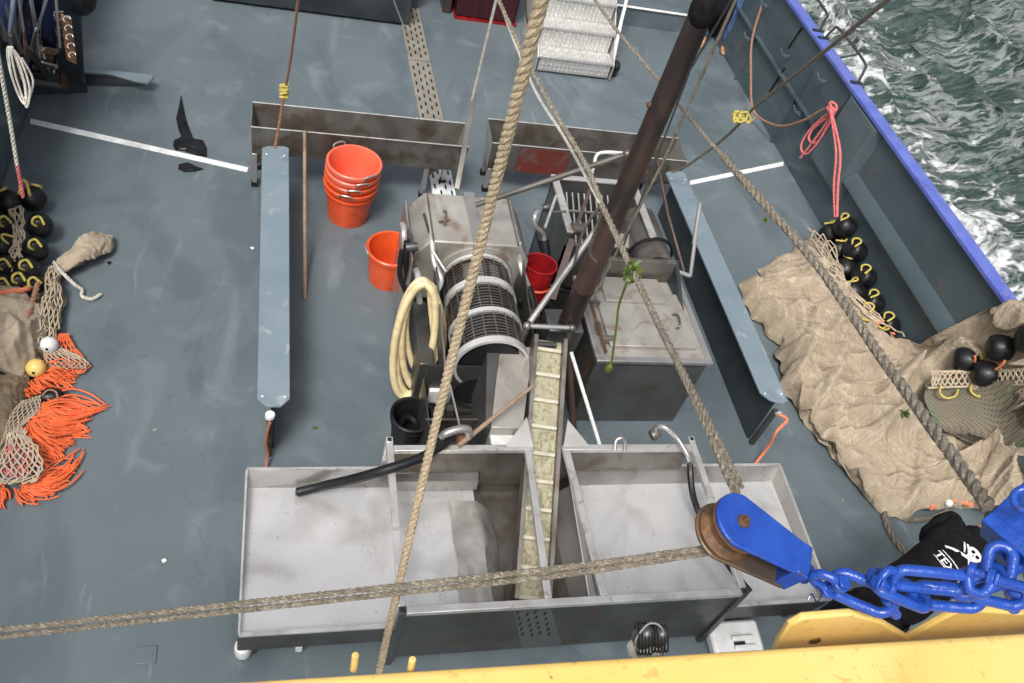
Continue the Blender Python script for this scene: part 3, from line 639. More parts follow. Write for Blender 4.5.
mesh('chute_flange', MB().loft([V((1.37+.0,3.70,.35)),V((1.49,3.70,.35)),V((1.36,3.06,.35)),V((1.30,3.06,.35))], [V((1.40,3.72,.80)),V((1.49,3.72,.80)),V((1.36,3.06,.68)),V((1.32,3.06,.68))]), M_['tankside'], t)
for (px, py, z) in ((418,285,.9),(404,238,.98)):
    c = P(px,py,z)
    mesh('pipe_elbow', MB().tube(spline([c+V((.0,.14,.0)), c+V((-.0,.06,.03)), c+V((.0,.0,0)), c+V((.03,-.03,-.14))],6), .022, 12), M_['framealu'], t)
c = P(445,262,.9)
mesh('water_pipe', MB().tube(spline([P(432,240,.98),P(434,262,.9),P(441,280,.82),P(432,300,.78),P(433,318,.6)],8), .022, 12), M_['framealu'], t)
mesh('lever', MB().tube([P(432,250,1.0),P(446,272,.95)], .010, 8), M_['framealu'], t)
mesh('lever', MB().tube([P(424,214,1.0),P(432,242,.98)], .011, 8), M_['steeldark'], t)
mesh('water_pipe', MB().tube(spline([P(519,243,1.0),P(520,262,.85),P(524,276,.8),P(528,286,.72)],8), .022, 12), M_['framealu'], t)
mesh('hose', MB().tube(spline([P(407,240,.98),P(406,262,.8),P(408,290,.5),P(412,330,.1)],8), .024, 10), M_['rubber'], t)
mesh('hose', MB().tube(spline([P(434,320,.6),P(430,335,.4),P(432,360,.1)],8), .024, 10), M_['rubber'], t)
mesh('hose', MB().tube(spline([P(528,286,.72),P(534,310,.6),P(532,340,.4)],8), .026, 10), M_['rubber'], t)

mesh('pump_box', MB().box((.98,3.72,.0),(1.09,4.32,.5)), M_['steeldark'], t, bevel=.01)
mesh('gear_box', MB().box((1.76,3.75,.0),(1.95,4.05,.42)).box((1.78,4.1,.0),(1.9,4.38,.62)), M_['steeldark'], t, bevel=.012)
mesh('under_tray', MB().box((1.1,3.55,.16),(1.72,4.9,.19)), M_['steeldark'], t)
for pts_, r_ in (([(402,250,.9),(400,275,.7),(408,300,.5),(404,325,.25)],.02), ([(452,352,.62),(440,362,.5),(436,385,.3),(440,410,.2)],.022), ([(545,300,.75),(556,318,.6),(552,345,.4),(560,372,.15)],.026), ([(520,300,.75),(528,318,.6),(522,345,.5)],.02), ([(548,285,.6),(562,290,.6),(576,300,.5),(580,330,.3)],.018)):
    mesh('hose', MB().tube(spline([P(*q_) for q_ in pts_],8), r_, 10), M_['rubber'], t)
mesh('valve', MB().lathe([(0,-.04),(.03,-.04),(.035,0),(.03,.04),(0,.04)], axis_m(P(412,247,1.0),(1,0,.2)), 12), M_['steeldark'], t)
mesh('clamp_strip', MB().bar(P(443,356,.66), P(470,470,.5), .012, .01), M_['steel'], t)
# cream hose coil
top, bot = P(424,284,.98), P(420,398,.06); L_ = bot-top
loops = []
rnd = random.Random(4)
for k in range(5):
    wx = .13+.02*rnd.random(); o = V((rnd.uniform(-.05,.05), rnd.uniform(-.02,.06), 0)); hh = .5*(1-.05*k*rnd.random()); lean = rnd.uniform(-.08,.06)
    for i in range(16):
        a = 2*math.pi*i/16 + math.pi/2
        c = top + L_*(.5 - hh*math.sin(a)*(1-.0*k))
        loops.append(c + V((wx*math.cos(a)+lean*(.5-.5*math.sin(a)), .02*k, 0)) + o*(1-math.sin(a))*.5)
loops += [P(440,380,.2), P(447,392,.35)]
mesh('hose_coil', MB().tube(spline(loops, 4), .027, 12), M_['cream'], label='cream hose hanging in a long coil beside the drum sieve', cat='hose')
tk = thing('white_box', 'small white plastic box under the coil of cream hose', 'box', P(442,388,.3))
c = P(437,381,.42); mesh('case', MB().box((c.x-.06,c.y-.09,.28),(c.x+.10,c.y,.42)), M_['plastic'], tk, bevel=.01)
mesh('bracket', MB().box((c.x-.04,c.y-.12,.18),(c.x+.14,c.y-.09,.20)), M_['framealu'], tk)

# ================================================================ cooker
t = thing('shrimp_cooker', 'stainless shrimp cooker with open grated top, behind the mast', 'cooker', (2.5,5.0,0))
cx0, cx1, cy0, cy1, cz = 2.17, 2.88, 4.72, 5.40, .9
W = .018
mesh('body', MB().box((cx0,cy0,.06),(cx0+W,cy1,cz)).box((cx1-W,cy0,.06),(cx1,cy1,cz)).box((cx0,cy1-W,.06),(cx1,cy1,cz)).box((cx0,cy0,.06),(cx1,cy0+W,cz-.12)).box((cx0,cy0,.3),(cx1,cy1,.32)), M_['tankside'], t)
mesh('rim', MB().box((cx0-.02,cy0,cz),(cx0+.04,cy1+.02,cz+.02)).box((cx1-.04,cy0,cz),(cx1+.02,cy1+.02,cz+.02)).box((cx0+.041,cy1-.03,cz),(cx1-.041,cy1+.02,cz+.02)), M_['framealu'], t, bevel=.003)
g = MB()
for k in range(11): g.bar((cx0+.08+k*.052,cy1-.05,.80),(cx0+.11+k*.052,cy0+.20,.52),.012,.012)
g.bar((cx0+.04,cy1-.2,.73),(cx1-.04,cy1-.2,.73),.015,.015).bar((cx0+.04,cy0+.2,.52),(cx1-.04,cy0+.2,.52),.02,.02)
mesh('grate', g, M_['steel'], t)
mesh('front_shelf', MB().plate([(cx0+.25,cy0+.18,.78),(cx1-.04,cy0+.18,.78),(cx1-.04,cy0-.02,.66),(cx0+.25,cy0-.02,.66)], .01), M_['lid'], t)
mesh('pipe_handle', MB().tube(spline([P(591,178,.92),P(594,165,1.05),P(600,153,1.1),P(628,154,1.1),P(634,160,1.05)],5), .014, 8), M_['white'], t)
mesh('round_end', MB().lathe([(0,-.30),(.16,-.30),(.16,.30),(0,.30)], axis_m((cx1+.02,cy0+.12,.72),(0,1,0)), 32), M_['steeldirty'], t)
mesh('gasket', MB().ring((cx1+.02,cy0-.0,.72),(0,1,0),.19,.014,36,6), M_['rubber'], t)
mesh('pulley', MB().lathe([(0,-.05),(.055,-.05),(.055,-.04),(.045,-.035),(.045,.035),(.055,.04),(.055,.05),(0,.05)], axis_m(P(578,229,.92),(1,.1,0)), 20), M_['steeldirty'], t)
mesh('side_pipe', MB().tube(spline([P(538,212,.95),P(535,216,.98),P(535,226,.9),P(543,234,.8),P(544,244,.72)],6), .02, 10), M_['framealu'], t)
mesh('hose', MB().tube(spline([P(544,240,.74),P(546,262,.6),P(545,290,.4),P(540,318,.15)],8), .04, 12), M_['rubber'], t)
mesh('valve', MB().lathe([(0,0),(.03,0),(.035,.02),(.03,.05),(0,.05)], axis_m(P(543,208,.9),(1,0,.3)), 10), M_['steeldark'], t)
for (a, b, r) in (((556,196),(545,228),.012),): mesh('stay', MB().tube([P(*a,.95),P(*b,.9)], r, 8), M_['framealu'], t)
for xx, yy in ((cx0+.04,cy0+.04),(cx1-.04,cy0+.04),(cx0+.04,cy1-.04),(cx1-.04,cy1-.04)): mesh('leg', MB().box((xx-.025,yy-.025,0),(xx+.025,yy+.025,.07)), M_['steeldark'], t)
mesh('side_bracket', MB().bar(P(590,190,.95),P(549,300,.55),.03,.03), M_['mastsleeve'], t)
mesh('side_bracket', MB().bar(P(572,240,.85),P(552,300,.6),.05,.05), M_['mastsleeve'], t)
mesh('shelf_bar', MB().bar(P(548,213,.92),P(566,212,.92),.02,.02), M_['steeldirty'], t)

# red crate-like bag between machines
t = thing('red_tub', 'glossy red plastic tub wedged between the drum sieve and the cooker', 'tub', V((1.95,4.35,0))); ORG[t] = V((1.95,4.35,0))
Mx = axis_m((1.93,4.45,.12),(.02,.12,1))
mesh('shell', MB().lathe([(0,0),(.10,0),(.125,.62),(.135,.63),(.13,.645),(.12,.64),(.095,.02),(0,.02)], Mx, 36), M_['redplastic'], t)
mesh('rim_stripe', MB().lathe([(.119,.44),(.128,.45),(.122,.465)], Mx, 36), M_['orangefaded'], t)

# ================================================================ big tank
t = thing('holding_tank', 'large square stainless tank with stained hinged lid, right of the mast foot', 'tank', (2.62,4.0,0))
tx0, tx1, ty0, ty1, tz = 2.18, 3.08, 3.58, 4.42, .75
mesh('body', MB().box((tx0+.02,ty0+.02,.0),(tx1-.02,ty1,tz-.02)), M_['tankside'], t, bevel=.02)
rim = MB()
rim.box((tx0,ty0,tz-.03),(tx1,ty0+.045,tz)).box((tx0,ty0+.0455,tz-.03),(tx0+.045,ty1,tz)).box((tx1-.045,ty0+.0455,tz-.03),(tx1,ty1,tz))
mesh('rim', rim, M_['steel'], t, bevel=.003)
mesh('top_plate', MB().box((tx0+.0455,ty0+.0455,tz-.025),(tx1-.0455,ty1,tz-.012)), M_['lid'], t)
ld = mesh('lid', MB().box((tx0+.12,ty0+.12,tz+.012),(tx1-.10,ty1-.18,tz+.03)).box((tx0+.125,ty0+.125,tz-.012),(tx1-.105,ty1-.185,tz+.012)), M_['lid'], t, bevel=.006)
mesh('raised_panel', MB().box((tx0+.18,ty1-.30,tz+.0305),(tx1-.24,ty1-.05,tz+.055)), M_['lid'], ld, bevel=.004)
mesh('handle', MB().tube(spline([V((tx1-.22,ty0+.30,tz+.03)),V((tx1-.20,ty0+.30,tz+.065)),V((tx1-.19,ty0+.40,tz+.07)),V((tx1-.21,ty0+.44,tz+.03))],6), .008, 8), M_['steeldirty'], ld)
mesh('latch', MB().box((tx0+.07,ty0+.16,tz),(tx0+.16,ty0+.20,tz+.05)).box((tx0+.05,ty0+.24,tz),(tx0+.09,ty0+.34,tz+.04)), M_['steeldirty'], t, bevel=.004)
mesh('hinge_box', MB().box((tx0+.22,ty1-.02,tz+.0),(tx1-.12,ty1+.02,tz+.2)), M_['steeldirty'], t, bevel=.004)
mesh('gusset', MB().plate([(tx1-.11,ty1+.02,tz+.2),(tx1-.11,ty1+.02,tz),(tx1-.09,ty1-.32,tz)], .03), M_['darkpaint'], t)
mesh('gusset', MB().plate([(tx0+.21,ty1+.02,tz+.2),(tx0+.21,ty1+.02,tz),(tx0+.16,ty1-.22,tz)], .02), M_['darkpaint'], t)
mesh('side_rail', MB().tube([P(590,300,.8),P(602,338,.8),P(606,352,.8)], .012, 8), M_['rust'], t)
mesh('hinge_pin', MB().tube([P(586,300,.82),P(600,303,.82)], .016, 8), M_['steeldark'], t)
mesh('lift_bar', MB().tube([P(690,277,.75),P(700,204,1.0)], .016, 8).tube([P(694,245,.86),P(700,204,1.0)], .02, 8).tube([P(676,271,.78),P(690,276,.78)],.018,8), M_['steel'], t)
mesh('lift_rod', MB().tube([P(684,272,.78),P(668,215,1.0),P(656,155,1.35)], .014, 8), M_['mastsleeve'], t)
mesh('drip_stain', MB().box((tx0+.019,ty0+.1,.3),(tx0+.0195,ty0+.14,.7)), M_['rust'], t)

# ================================================================ conveyor
t = thing('conveyor', 'narrow inclined conveyor with cream cleated belt rising from the sorting frame', 'conveyor', (1.65,2.9,0))
ct, cb = V((1.80,3.62,.86)), V((1.555,2.08,.26)); dd = (cb-ct).normalized(); cw = .18
sx = dd.cross(V((0,0,1))).normalized(); sx = sx if sx.x > 0 else -sx; cn = sx.cross(dd); cn = cn if cn.z > 0 else -cn
L_ = (cb-ct).length
belt = MB(); nn_ = 160; rows = []
for i in range(nn_+1):
    for j in range(13):
        u = j/12-.5; hgt = .006*(((i*1.0 + (1.5 if j % 2 else 0)) % 3)/2)
        rows.append(ct + dd*(L_*i/nn_) + sx*(u*cw) + cn*hgt)
belt.add(rows, [(i*13+j, i*13+j+1, (i+1)*13+j+1, (i+1)*13+j) for i in range(nn_) for j in range(12)])
for i in range(5): pass
bl = mesh('belt', belt, M_['belt'], t)
mesh('belt_roller', MB().tube([ct+sx*-.09+dd*-.005-cn*.03, ct+sx*.09+dd*-.005-cn*.03], .03, 16), M_['belt'], t)
k = 0
for s_ in np.arange(.03, 1.0, .107):
    c = ct+dd*(L_*s_); mesh('cleat', MB().bar(c-sx*(cw/2-.004)+cn*.02, c+sx*(cw/2-.004)+cn*.02, .024, .03, cn), M_['cleat'], t, bevel=.003)
for s_ in (-1, 1):
    o = sx*(s_*(cw/2+.012))
    mesh('side_wall', MB().plate([ct+o+cn*.07-dd*.03, cb+o+cn*.05, cb+o-cn*.06, ct+o-cn*.06-dd*.03], .022), M_['steeldirty'], t)
    mesh('side_rail', MB().bar(ct+o+cn*.072-dd*.03, cb+o+cn*.052, .026, .008, cn), M_['steeldirty'], t)
mesh('bed', MB().bar(ct-cn*.035, cb-cn*.035, cw, .02, cn), M_['steeldark'], t)
# head frame at mast foot
hz = .92
mesh('cross_tube', MB().tube([P(527,326,hz),P(574,328,hz)], .018, 10), M_['steel'], t)
mesh('cross_tube', MB().tube([P(536,344,.88),P(556,345,.88)], .02, 10), M_['steeldark'], t)
for p in ((527,326),(572,328)):
    c = P(*p, hz); mesh('clamp', MB().ball(c,.03,12,8).tube([c,c+V((0,-.02,-.35))],.022,8), M_['steeldirty'], t)
mesh('motor', MB().box((1.86,3.80,.55),(2.12,4.02,.80)), M_['tankside'], t, bevel=.015)
mesh('support_leg', MB().tube([P(571,352,.82),P(601,449,.38)], .014, 10), M_['white'], t)
mesh('support_leg', MB().tube([P(569,352,.78),P(574,440,.2)], .024, 8), M_['mastsleeve'], t)
mesh('brace', MB().tube([P(530,322,.95),P(594,232,1.30),P(637,176,1.55)], [.022,.021,.018], 10), M_['steel'], t)
mesh('brace_clamp', MB().ball(P(637,176,1.55),.03,10,8), M_['rust'], t)

# ================================================================ mast
A, B = D(569,322,5.95), D(720,-30,4.1)
t = thing('mast', 'dark brown steel mast leaning up from the conveyor head toward the viewer', 'mast', A)
mesh('tube', MB().tube([A, B], [.070,.062], 28), M_['mast'], t)
mesh('sleeve', MB().tube([A.lerp(B,.0)-(B-A).normalized()*.02, A.lerp(B,.13)], .072, 28), M_['mast'], t)
mesh('sleeve', MB().tube([A.lerp(B,.13), A.lerp(B,.37)], .075, 28), M_['mastsleeve'], t)
for f in (.13,.37,.012): mesh('collar', MB().tube([A.lerp(B,f), A.lerp(B,f+.006)], .078, 28), M_['mast'], t)
n_ = (B-A).normalized()
for f, dx in ((.52,1),(.70,-1)):
    c = A.lerp(B,f); mesh('lug', MB().ball(c+RT*.068*dx,.02,10,6), M_['rust'], t)
mesh('halyard', MB().tube([D(592,300,5.4), D(664,160,4.6), D(741,-12,3.7)], .008, 8), M_['darkrope'], label='dark grey cable running close along the right side of the mast', cat='cable')
mesh('halyard', MB().tube([D(620,255,5.2), D(690,70,4.3), D(738,-12,3.8)], .006, 8), M_['steeldark'], label='thin black wire just outside the mast, ending at the cooker', cat='wire')
mesh('rag_bundle', MB().ball(D(716,4,4.0),(.10,.07,.09)).ball(D(704,10,4.0),(.07,.07,.09)).ball(D(722,14,4.05),(.05,.05,.12)), M_['cloth'], label='black bundle tied to the upper end of the mast', cat='bundle')
mesh('boom_pipe', MB().tube([D(476,205,6.05), D(627,154,5.7)], .02, 12).ball(D(627,154,5.7),.03), M_['steeldirty'], label='slanting grey pipe between the drum hood and the mast', cat='pipe')

# ================================================================ sorting tray and frame
t = thing('sorting_tray', 'long stainless sorting tray with light floor under the raised frame', 'sorting tray', (1.7,2.4,0))
X0, X1, YF, YB, ZR, ZFL = -.125, 3.50, 1.93, 2.90, .41, .35
def S(nm, pts, m='steelclean', th=.006): return mesh(nm, MB().plate(pts, th), M_[m], t)
S('floor', [(X0,YF,ZFL+.03),(1.27,YF,ZFL-.01),(1.27,YB-.07,ZFL-.01),(X0,YB-.07,ZFL+.03)]); S('floor', [(1.98,YF,ZFL-.01),(X1-.04,YF,ZFL),(X1-.04,YB-.07,ZFL),(1.98,YB-.07,ZFL-.01)])
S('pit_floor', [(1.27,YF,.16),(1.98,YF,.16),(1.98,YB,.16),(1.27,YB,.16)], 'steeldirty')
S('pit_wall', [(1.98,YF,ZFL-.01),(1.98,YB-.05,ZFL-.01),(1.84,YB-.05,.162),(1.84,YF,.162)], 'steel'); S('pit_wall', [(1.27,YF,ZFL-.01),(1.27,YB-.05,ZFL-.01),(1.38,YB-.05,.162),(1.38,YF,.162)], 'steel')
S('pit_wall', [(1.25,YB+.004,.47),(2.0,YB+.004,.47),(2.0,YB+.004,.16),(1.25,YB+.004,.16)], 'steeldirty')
S('back_wall', [(X0,YB,.47),(1.3,YB,.47),(1.3,YB-.07,ZFL-.005),(X0,YB-.07,ZFL+.032)], 'steel'); S('back_wall', [(1.95,YB,.47),(X1,YB,.45),(X1-.04,YB-.07,ZFL+.002),(1.95,YB-.07,ZFL-.005)], 'steel')
S('end_wall', [(X1,YB,.45),(X1,YF-.02,ZR),(X1-.04,YF,ZFL),(X1-.04,YB-.07,ZFL)], 'steel')
S('end_wall', [(X0,YB,.47),(X0,YF-.02,ZR+.0),(X0+.012,YF,.2),(X0+.012,YB,.2)], 'steel')
S('front_panel', [(X0,YF-.02,ZR),(X1,YF-.02,ZR),(X1-.06,YF+.0,.17),(X0,YF+.0,.17)], 'steeldark', .01)
mesh('rim', MB().bar((X0,YF-.02,ZR+.006),(.69,YF-.02,ZR+.006),.022,.014).bar((2.74,YF-.02,ZR+.006),(X1,YF-.02,ZR+.006),.022,.014).bar((X0,YB,.476),(X1,YB,.462),.014,.012).bar((X1,YB-.008,.458),(X1,YF-.008,ZR+.006),.014,.012).bar((X0,YB-.008,.476),(X0,YF-.008,ZR+.006),.012,.012), M_['framealu'], t)
S('low_shelf', [(1.28,2.80,.47),(.72,2.80,.47),(.72,2.78,.40),(1.28,2.78,.40)], 'steel')
for xx, yy in ((-.06,1.99),(-.06,2.8),(.75,2.0),(2.65,2.0),(3.4,2.0),(3.4,2.8),(1.9,2.0)):
    mesh('leg', MB().box((xx-.02,yy-.02,0),(xx+.02,yy+.02,.2 if yy < 2.5 else .34)), M_['steeldark'], t)
lf = P(243,648,.08); mesh('corner_foot', MB().lathe([(0,.0),(.045,0),(.05,.05),(.045,.09),(.03,.10),(0,.10)], axis_m((lf.x,lf.y,.02),(0,0,1)), 20), M_['plastic'], t)
mesh('corner_block', MB().box((lf.x-.03,lf.y-.03,.12),(lf.x+.03,lf.y+.03,.17)), M_['steeldark'], t, bevel=.004)
q = P(290,643,.12); mesh('bracket', MB().box((q.x-.09,q.y-.01,.10),(q.x+.04,q.y+.03,.13)).box((q.x+.03,q.y-.03,.05),(q.x+.07,q.y+.03,.13)), M_['plastic'], t, bevel=.008)
# crumpled film liner
fm = MB(); rw = []
for j in range(25):
    for i in range(15):
        x = 1.10+.30*i/14; y = 2.72-.70*j/24; z = ZFL+.004 - max(0,(x-1.29))*1.2 + .022*abs(noise.noise(V((x*9,y*3.2,1.3))))+.012*abs(noise.noise(V((x*22,y*14,4))))
        rw.append((x+.02*noise.noise(V((y*5,i*.2,0))), y, z))
fm.add(rw, [(j*15+i, j*15+i+1, (j+1)*15+i+1, (j+1)*15+i) for j in range(24) for i in range(14)])
mesh('liner', fm, M_['clear'], label='crumpled pale sheet lining the tray just left of the conveyor', cat='liner')

t = thing('sorting_hopper', 'raised square-tube frame with dark front panel above the sorting tray', 'frame', (1.7,2.38,0))
FZ = .69; fx0, fx1, fy0, fy1 = .70, 2.72, 1.87, 2.89
def tb(nm, a, b, w=.042, m='framealu'): return mesh(nm, MB().bar(a, b, w, .036), M_[m], t, bevel=.003)
tb('front_tube', (fx0+.0,fy0,FZ), (fx1,fy0,FZ)); tb('back_tube', (fx0+.022,fy1,FZ), (1.60,fy1,FZ)); tb('back_tube', (1.80,fy1,FZ), (fx1-.022,fy1,FZ))
tb('side_tube', (fx0,fy0+.022,FZ), (fx0,fy1+.06,FZ)); tb('side_tube', (fx1,fy0+.022,FZ), (fx1,fy1+.06,FZ))
tb('inner_tube', (1.51,fy0+.022,FZ+.001), (1.565,fy1-.022,FZ+.001)); tb('inner_tube', (1.84,fy0+.022,FZ+.001), (1.82,fy1-.022,FZ+.001))
for xx, yy in ((fx0,fy0),(fx1,fy0),(fx0,fy1+.06),(fx1,fy1+.06)):
    lg = mesh('leg', MB().box((xx-.021,yy-.022+.0,0),(xx+.021,yy+.020,FZ+.022)), M_['framealu'] if yy > 2.5 else M_['steeldark'], t, bevel=.003)
    mesh('hollow', MB().box((xx-.012,yy-.013,FZ+.022),(xx+.012,yy+.012,FZ+.0235)), M_['black'], lg)
mesh('front_panel', MB().plate([(fx0+.022,fy0-.006,FZ-.019),(fx1-.022,fy0-.006,FZ-.019),(fx1-.022,fy0+.0,.07),(fx0+.022,fy0+.0,.07)], .006), M_['steeldark'], t)
mesh('back_panel', MB().plate([(fx0+.03,fy1-.01,FZ-.019),(1.58,fy1-.01,FZ-.019),(1.58,fy1-.05,.36),(1.30,fy1-.05,.36),(1.30,fy1-.035,.49),(fx0+.03,fy1-.035,.49)], .006), M_['steeldirty'], t)
mesh('back_panel', MB().plate([(1.81,fy1-.01,FZ-.019),(fx1-.03,fy1-.01,FZ-.019),(fx1-.03,fy1-.035,.49),(1.95,fy1-.035,.49),(1.81,fy1-.05,.36)], .006), M_['steeldirty'], t)
mesh('baffle', MB().plate([(1.82,fy0+.03,.52),(1.82,fy1-.03,FZ-.02),(1.93,fy1-.05,.36),(1.93,fy0+.03,.36)], .006), M_['steel'], t)
mesh('gusset', MB().plate([(1.42,fy1,FZ+.02),(1.60,fy1,FZ+.02),(1.56,fy1+.16,FZ+.12)], .006), M_['steel'], t)
mesh('gusset', MB().plate([(1.98,fy1,FZ+.02),(1.80,fy1,FZ+.02),(1.83,fy1+.14,FZ+.12)], .006), M_['steel'], t)
pl, ho = perforated((1.405,fy0-.013,FZ-.03), (1.45,fy0-.012,.26), .17, 6, 4)
pf = MB().plate([(1.31,fy0-.013,FZ-.03),(1.53,fy0-.013,FZ-.03),(1.76,fy0-.010,.09),(1.50,fy0-.010,.09)], .004)
hh = MB()
for j in range(5):
    for i in range(4):
        cc = V((1.345+.052*i+.026*j+.012*(i % 2), fy0-.0165, FZ-.07-.075*j-.03*(i % 2))); hh.box((cc.x-.005,cc.y-.001,cc.z-.018),(cc.x+.005,cc.y+.0005,cc.z+.018))
mesh2('slotted_panel', [pf, hh], [M_['tankside'], M_['black']], t)
mesh('eye_hoop', MB().tube(spline([P(615,450,FZ+.02),P(616,441,FZ+.06),P(621,438,FZ+.08),P(625,442,FZ+.06),P(625,451,FZ+.02)],6), .012, 8), M_['steel'], t)
mesh('curved_pipe', MB().tube(spline([P(655,437,FZ+.0),P(656,428,FZ+.08),P(664,427,FZ+.13),P(677,438,FZ+.10),P(688,456,FZ+.05),P(690,462,FZ)],8), .016, 10), M_['steel'], t)
mesh('pipe_valve', MB().lathe([(0,-.03),(.035,-.03),(.04,0),(.03,.03),(0,.04)], axis_m(P(655,434,FZ+.04),(1,.3,.3)), 12), M_['steeldirty'], t)
mesh('rubber_strap', MB().tube(spline([P(690,464,FZ),P(692,490,.6),P(700,515,.5),P(725,560,.46),P(750,592,.46)],8), .022, 8), M_['rubber'], t)

# white tub, big black hose, stick
t = thing('tub', 'small white plastic tub behind the left back tube of the frame', 'tub', P(501,440,.42))
c = P(504,436,.62); pts = lambda k, z, dx=0: [V((c.x+dx+k*.085*max(-1,min(1,1.35*math.cos(a))), c.y+k*.07*max(-1,min(1,1.35*math.sin(a))), z)) for a in [2*math.pi*i/24 for i in range(24)]]
mesh('body', MB().loft(pts(.8,.48), pts(1,.60)), M_['plastic'], t); mesh('lid', MB().loft(pts(1.08,.601), pts(1.04,.617)), M_['plastic'], t, bevel=.004)
t = thing('discharge_hose', 'thick black discharge hose lying over the frame into the left tray', 'hose', P(380,470,.6))
mesh('hose', MB().tube(spline([P(452,437,.74),P(440,446,.76),P(420,458,.76),P(385,470,.72),P(350,480,.58),P(318,487,.46),P(297,492,.42)],10), .030, 16), M_['rubber'], t)
mesh('end_bore', MB().lathe([(0,0),(.024,0)], axis_m(P(296.3,492,.42),(-1,-.1,.2)), 14), M_['black'], t)
mesh('elbow', MB().tube(spline([P(442,437,.78),P(447,433,.82),P(460,429,.84),P(468,430,.82),P(468,437,.74)],8), .026, 14), M_['steel'], t)
mesh('clamp', MB().ring(P(443,437,.78),(1,.4,0),.032,.007,18,6), M_['rubber'], t)
mesh('coupling', MB().ball(P(462,440,.7),.045,14,10), M_['rust'], t)
mesh('stick', MB().tube([P(458,446,.72), P(533,386,.90)], [.017,.012], 10), M_['wood'], label='weathered brown stick slanting from the black hose to the conveyor', cat='stick')

t = thing('plastic_crate', 'white plastic crate partly seen under the right end of the sorting tray', 'crate', P(735,640,.0))
c = P(738,636,.16)
mesh('shell', MB().loft([V((c.x-.16,c.y-.12,.02)),V((c.x+.15,c.y-.10,.02)),V((c.x+.15,c.y+.10,.02)),V((c.x-.16,c.y+.10,.02))], [V((c.x-.19,c.y-.14,.15)),V((c.x+.17,c.y-.11,.15)),V((c.x+.19,c.y+.12,.15)),V((c.x-.18,c.y+.12,.15))]), M_['plastic'], t, bevel=.03)
mesh('handle', MB().box((c.x-.05,c.y-.09,.152),(c.x+.10,c.y-.06,.175)).box((c.x-.05,c.y-.03,.152),(c.x+.10,c.y-.0,.175)), M_['plastic'], t, bevel=.006)
mesh('slot', MB().box((c.x-.04,c.y-.058,.151),(c.x+.04,c.y-.032,.153)), M_['black'], t)

# ================================================================ yellow beam, blocks, chain
def yb(x, y, z): return V((x, y, z))
a = P(168,684,3.0); b = P(1030,631,3.0)
ydir = (b-a).normalized()
t = thing('yellow_beam', 'thick yellow painted steel beam across the bottom edge of the picture', 'beam', (1.0,.7,2.9))
A0, B0 = a-ydir*1.5, b+ydir*1.2
back = V((0,-1,0)); dn = V((0,0,-1))
def prof_at(p): return [p+V((0,0,-.012)), p+V((0,-.012,0)), p+V((0,-.25,.01)), p+V((0,-.25,-.28)), p+V((0,0,-.28))]
mesh('beam', MB().loft(prof_at(A0), prof_at(B0)), M_['yellow'], t, bevel=.01)
for (p, h) in (((355,664),.03), ((412,668),.022)):
    c = P(p[0], p[1]+8, 2.97); mesh('peg', MB().tube([c+V((0,.015,-.03)), c+V((.0,.03,.03))], .009, 12), M_['yellow'], t, bevel=.003)
def bracket(pts, hole=None, off=.03):
    # gusset plate rising beside the beam, given at its own plane y
    y = a.y+off; pp = [PY(px, py, y) for px, py in pts]
    q = mesh('bracket', MB().plate(pp, .022, V((0,1,0))), M_['yellow'], t, bevel=.007)
    if hole:
        c = PY(*hole, y-.0125); mesh('hole', MB().lathe([(0,0),(.014,0)], axis_m(c,(0,-1,0)), 20).ring(c,(0,1,0),.015,.0035,20,6), M_['rust'], q)
    return q
bracket([(768,662),(776,640),(788,622),(802,615),(850,611),(880,619),(915,640),(925,660)], (815,641), .05)
bracket([(905,662),(906,636),(930,622),(955,609),(985,608),(1010,610),(1040,612),(1045,650)], None, .06)

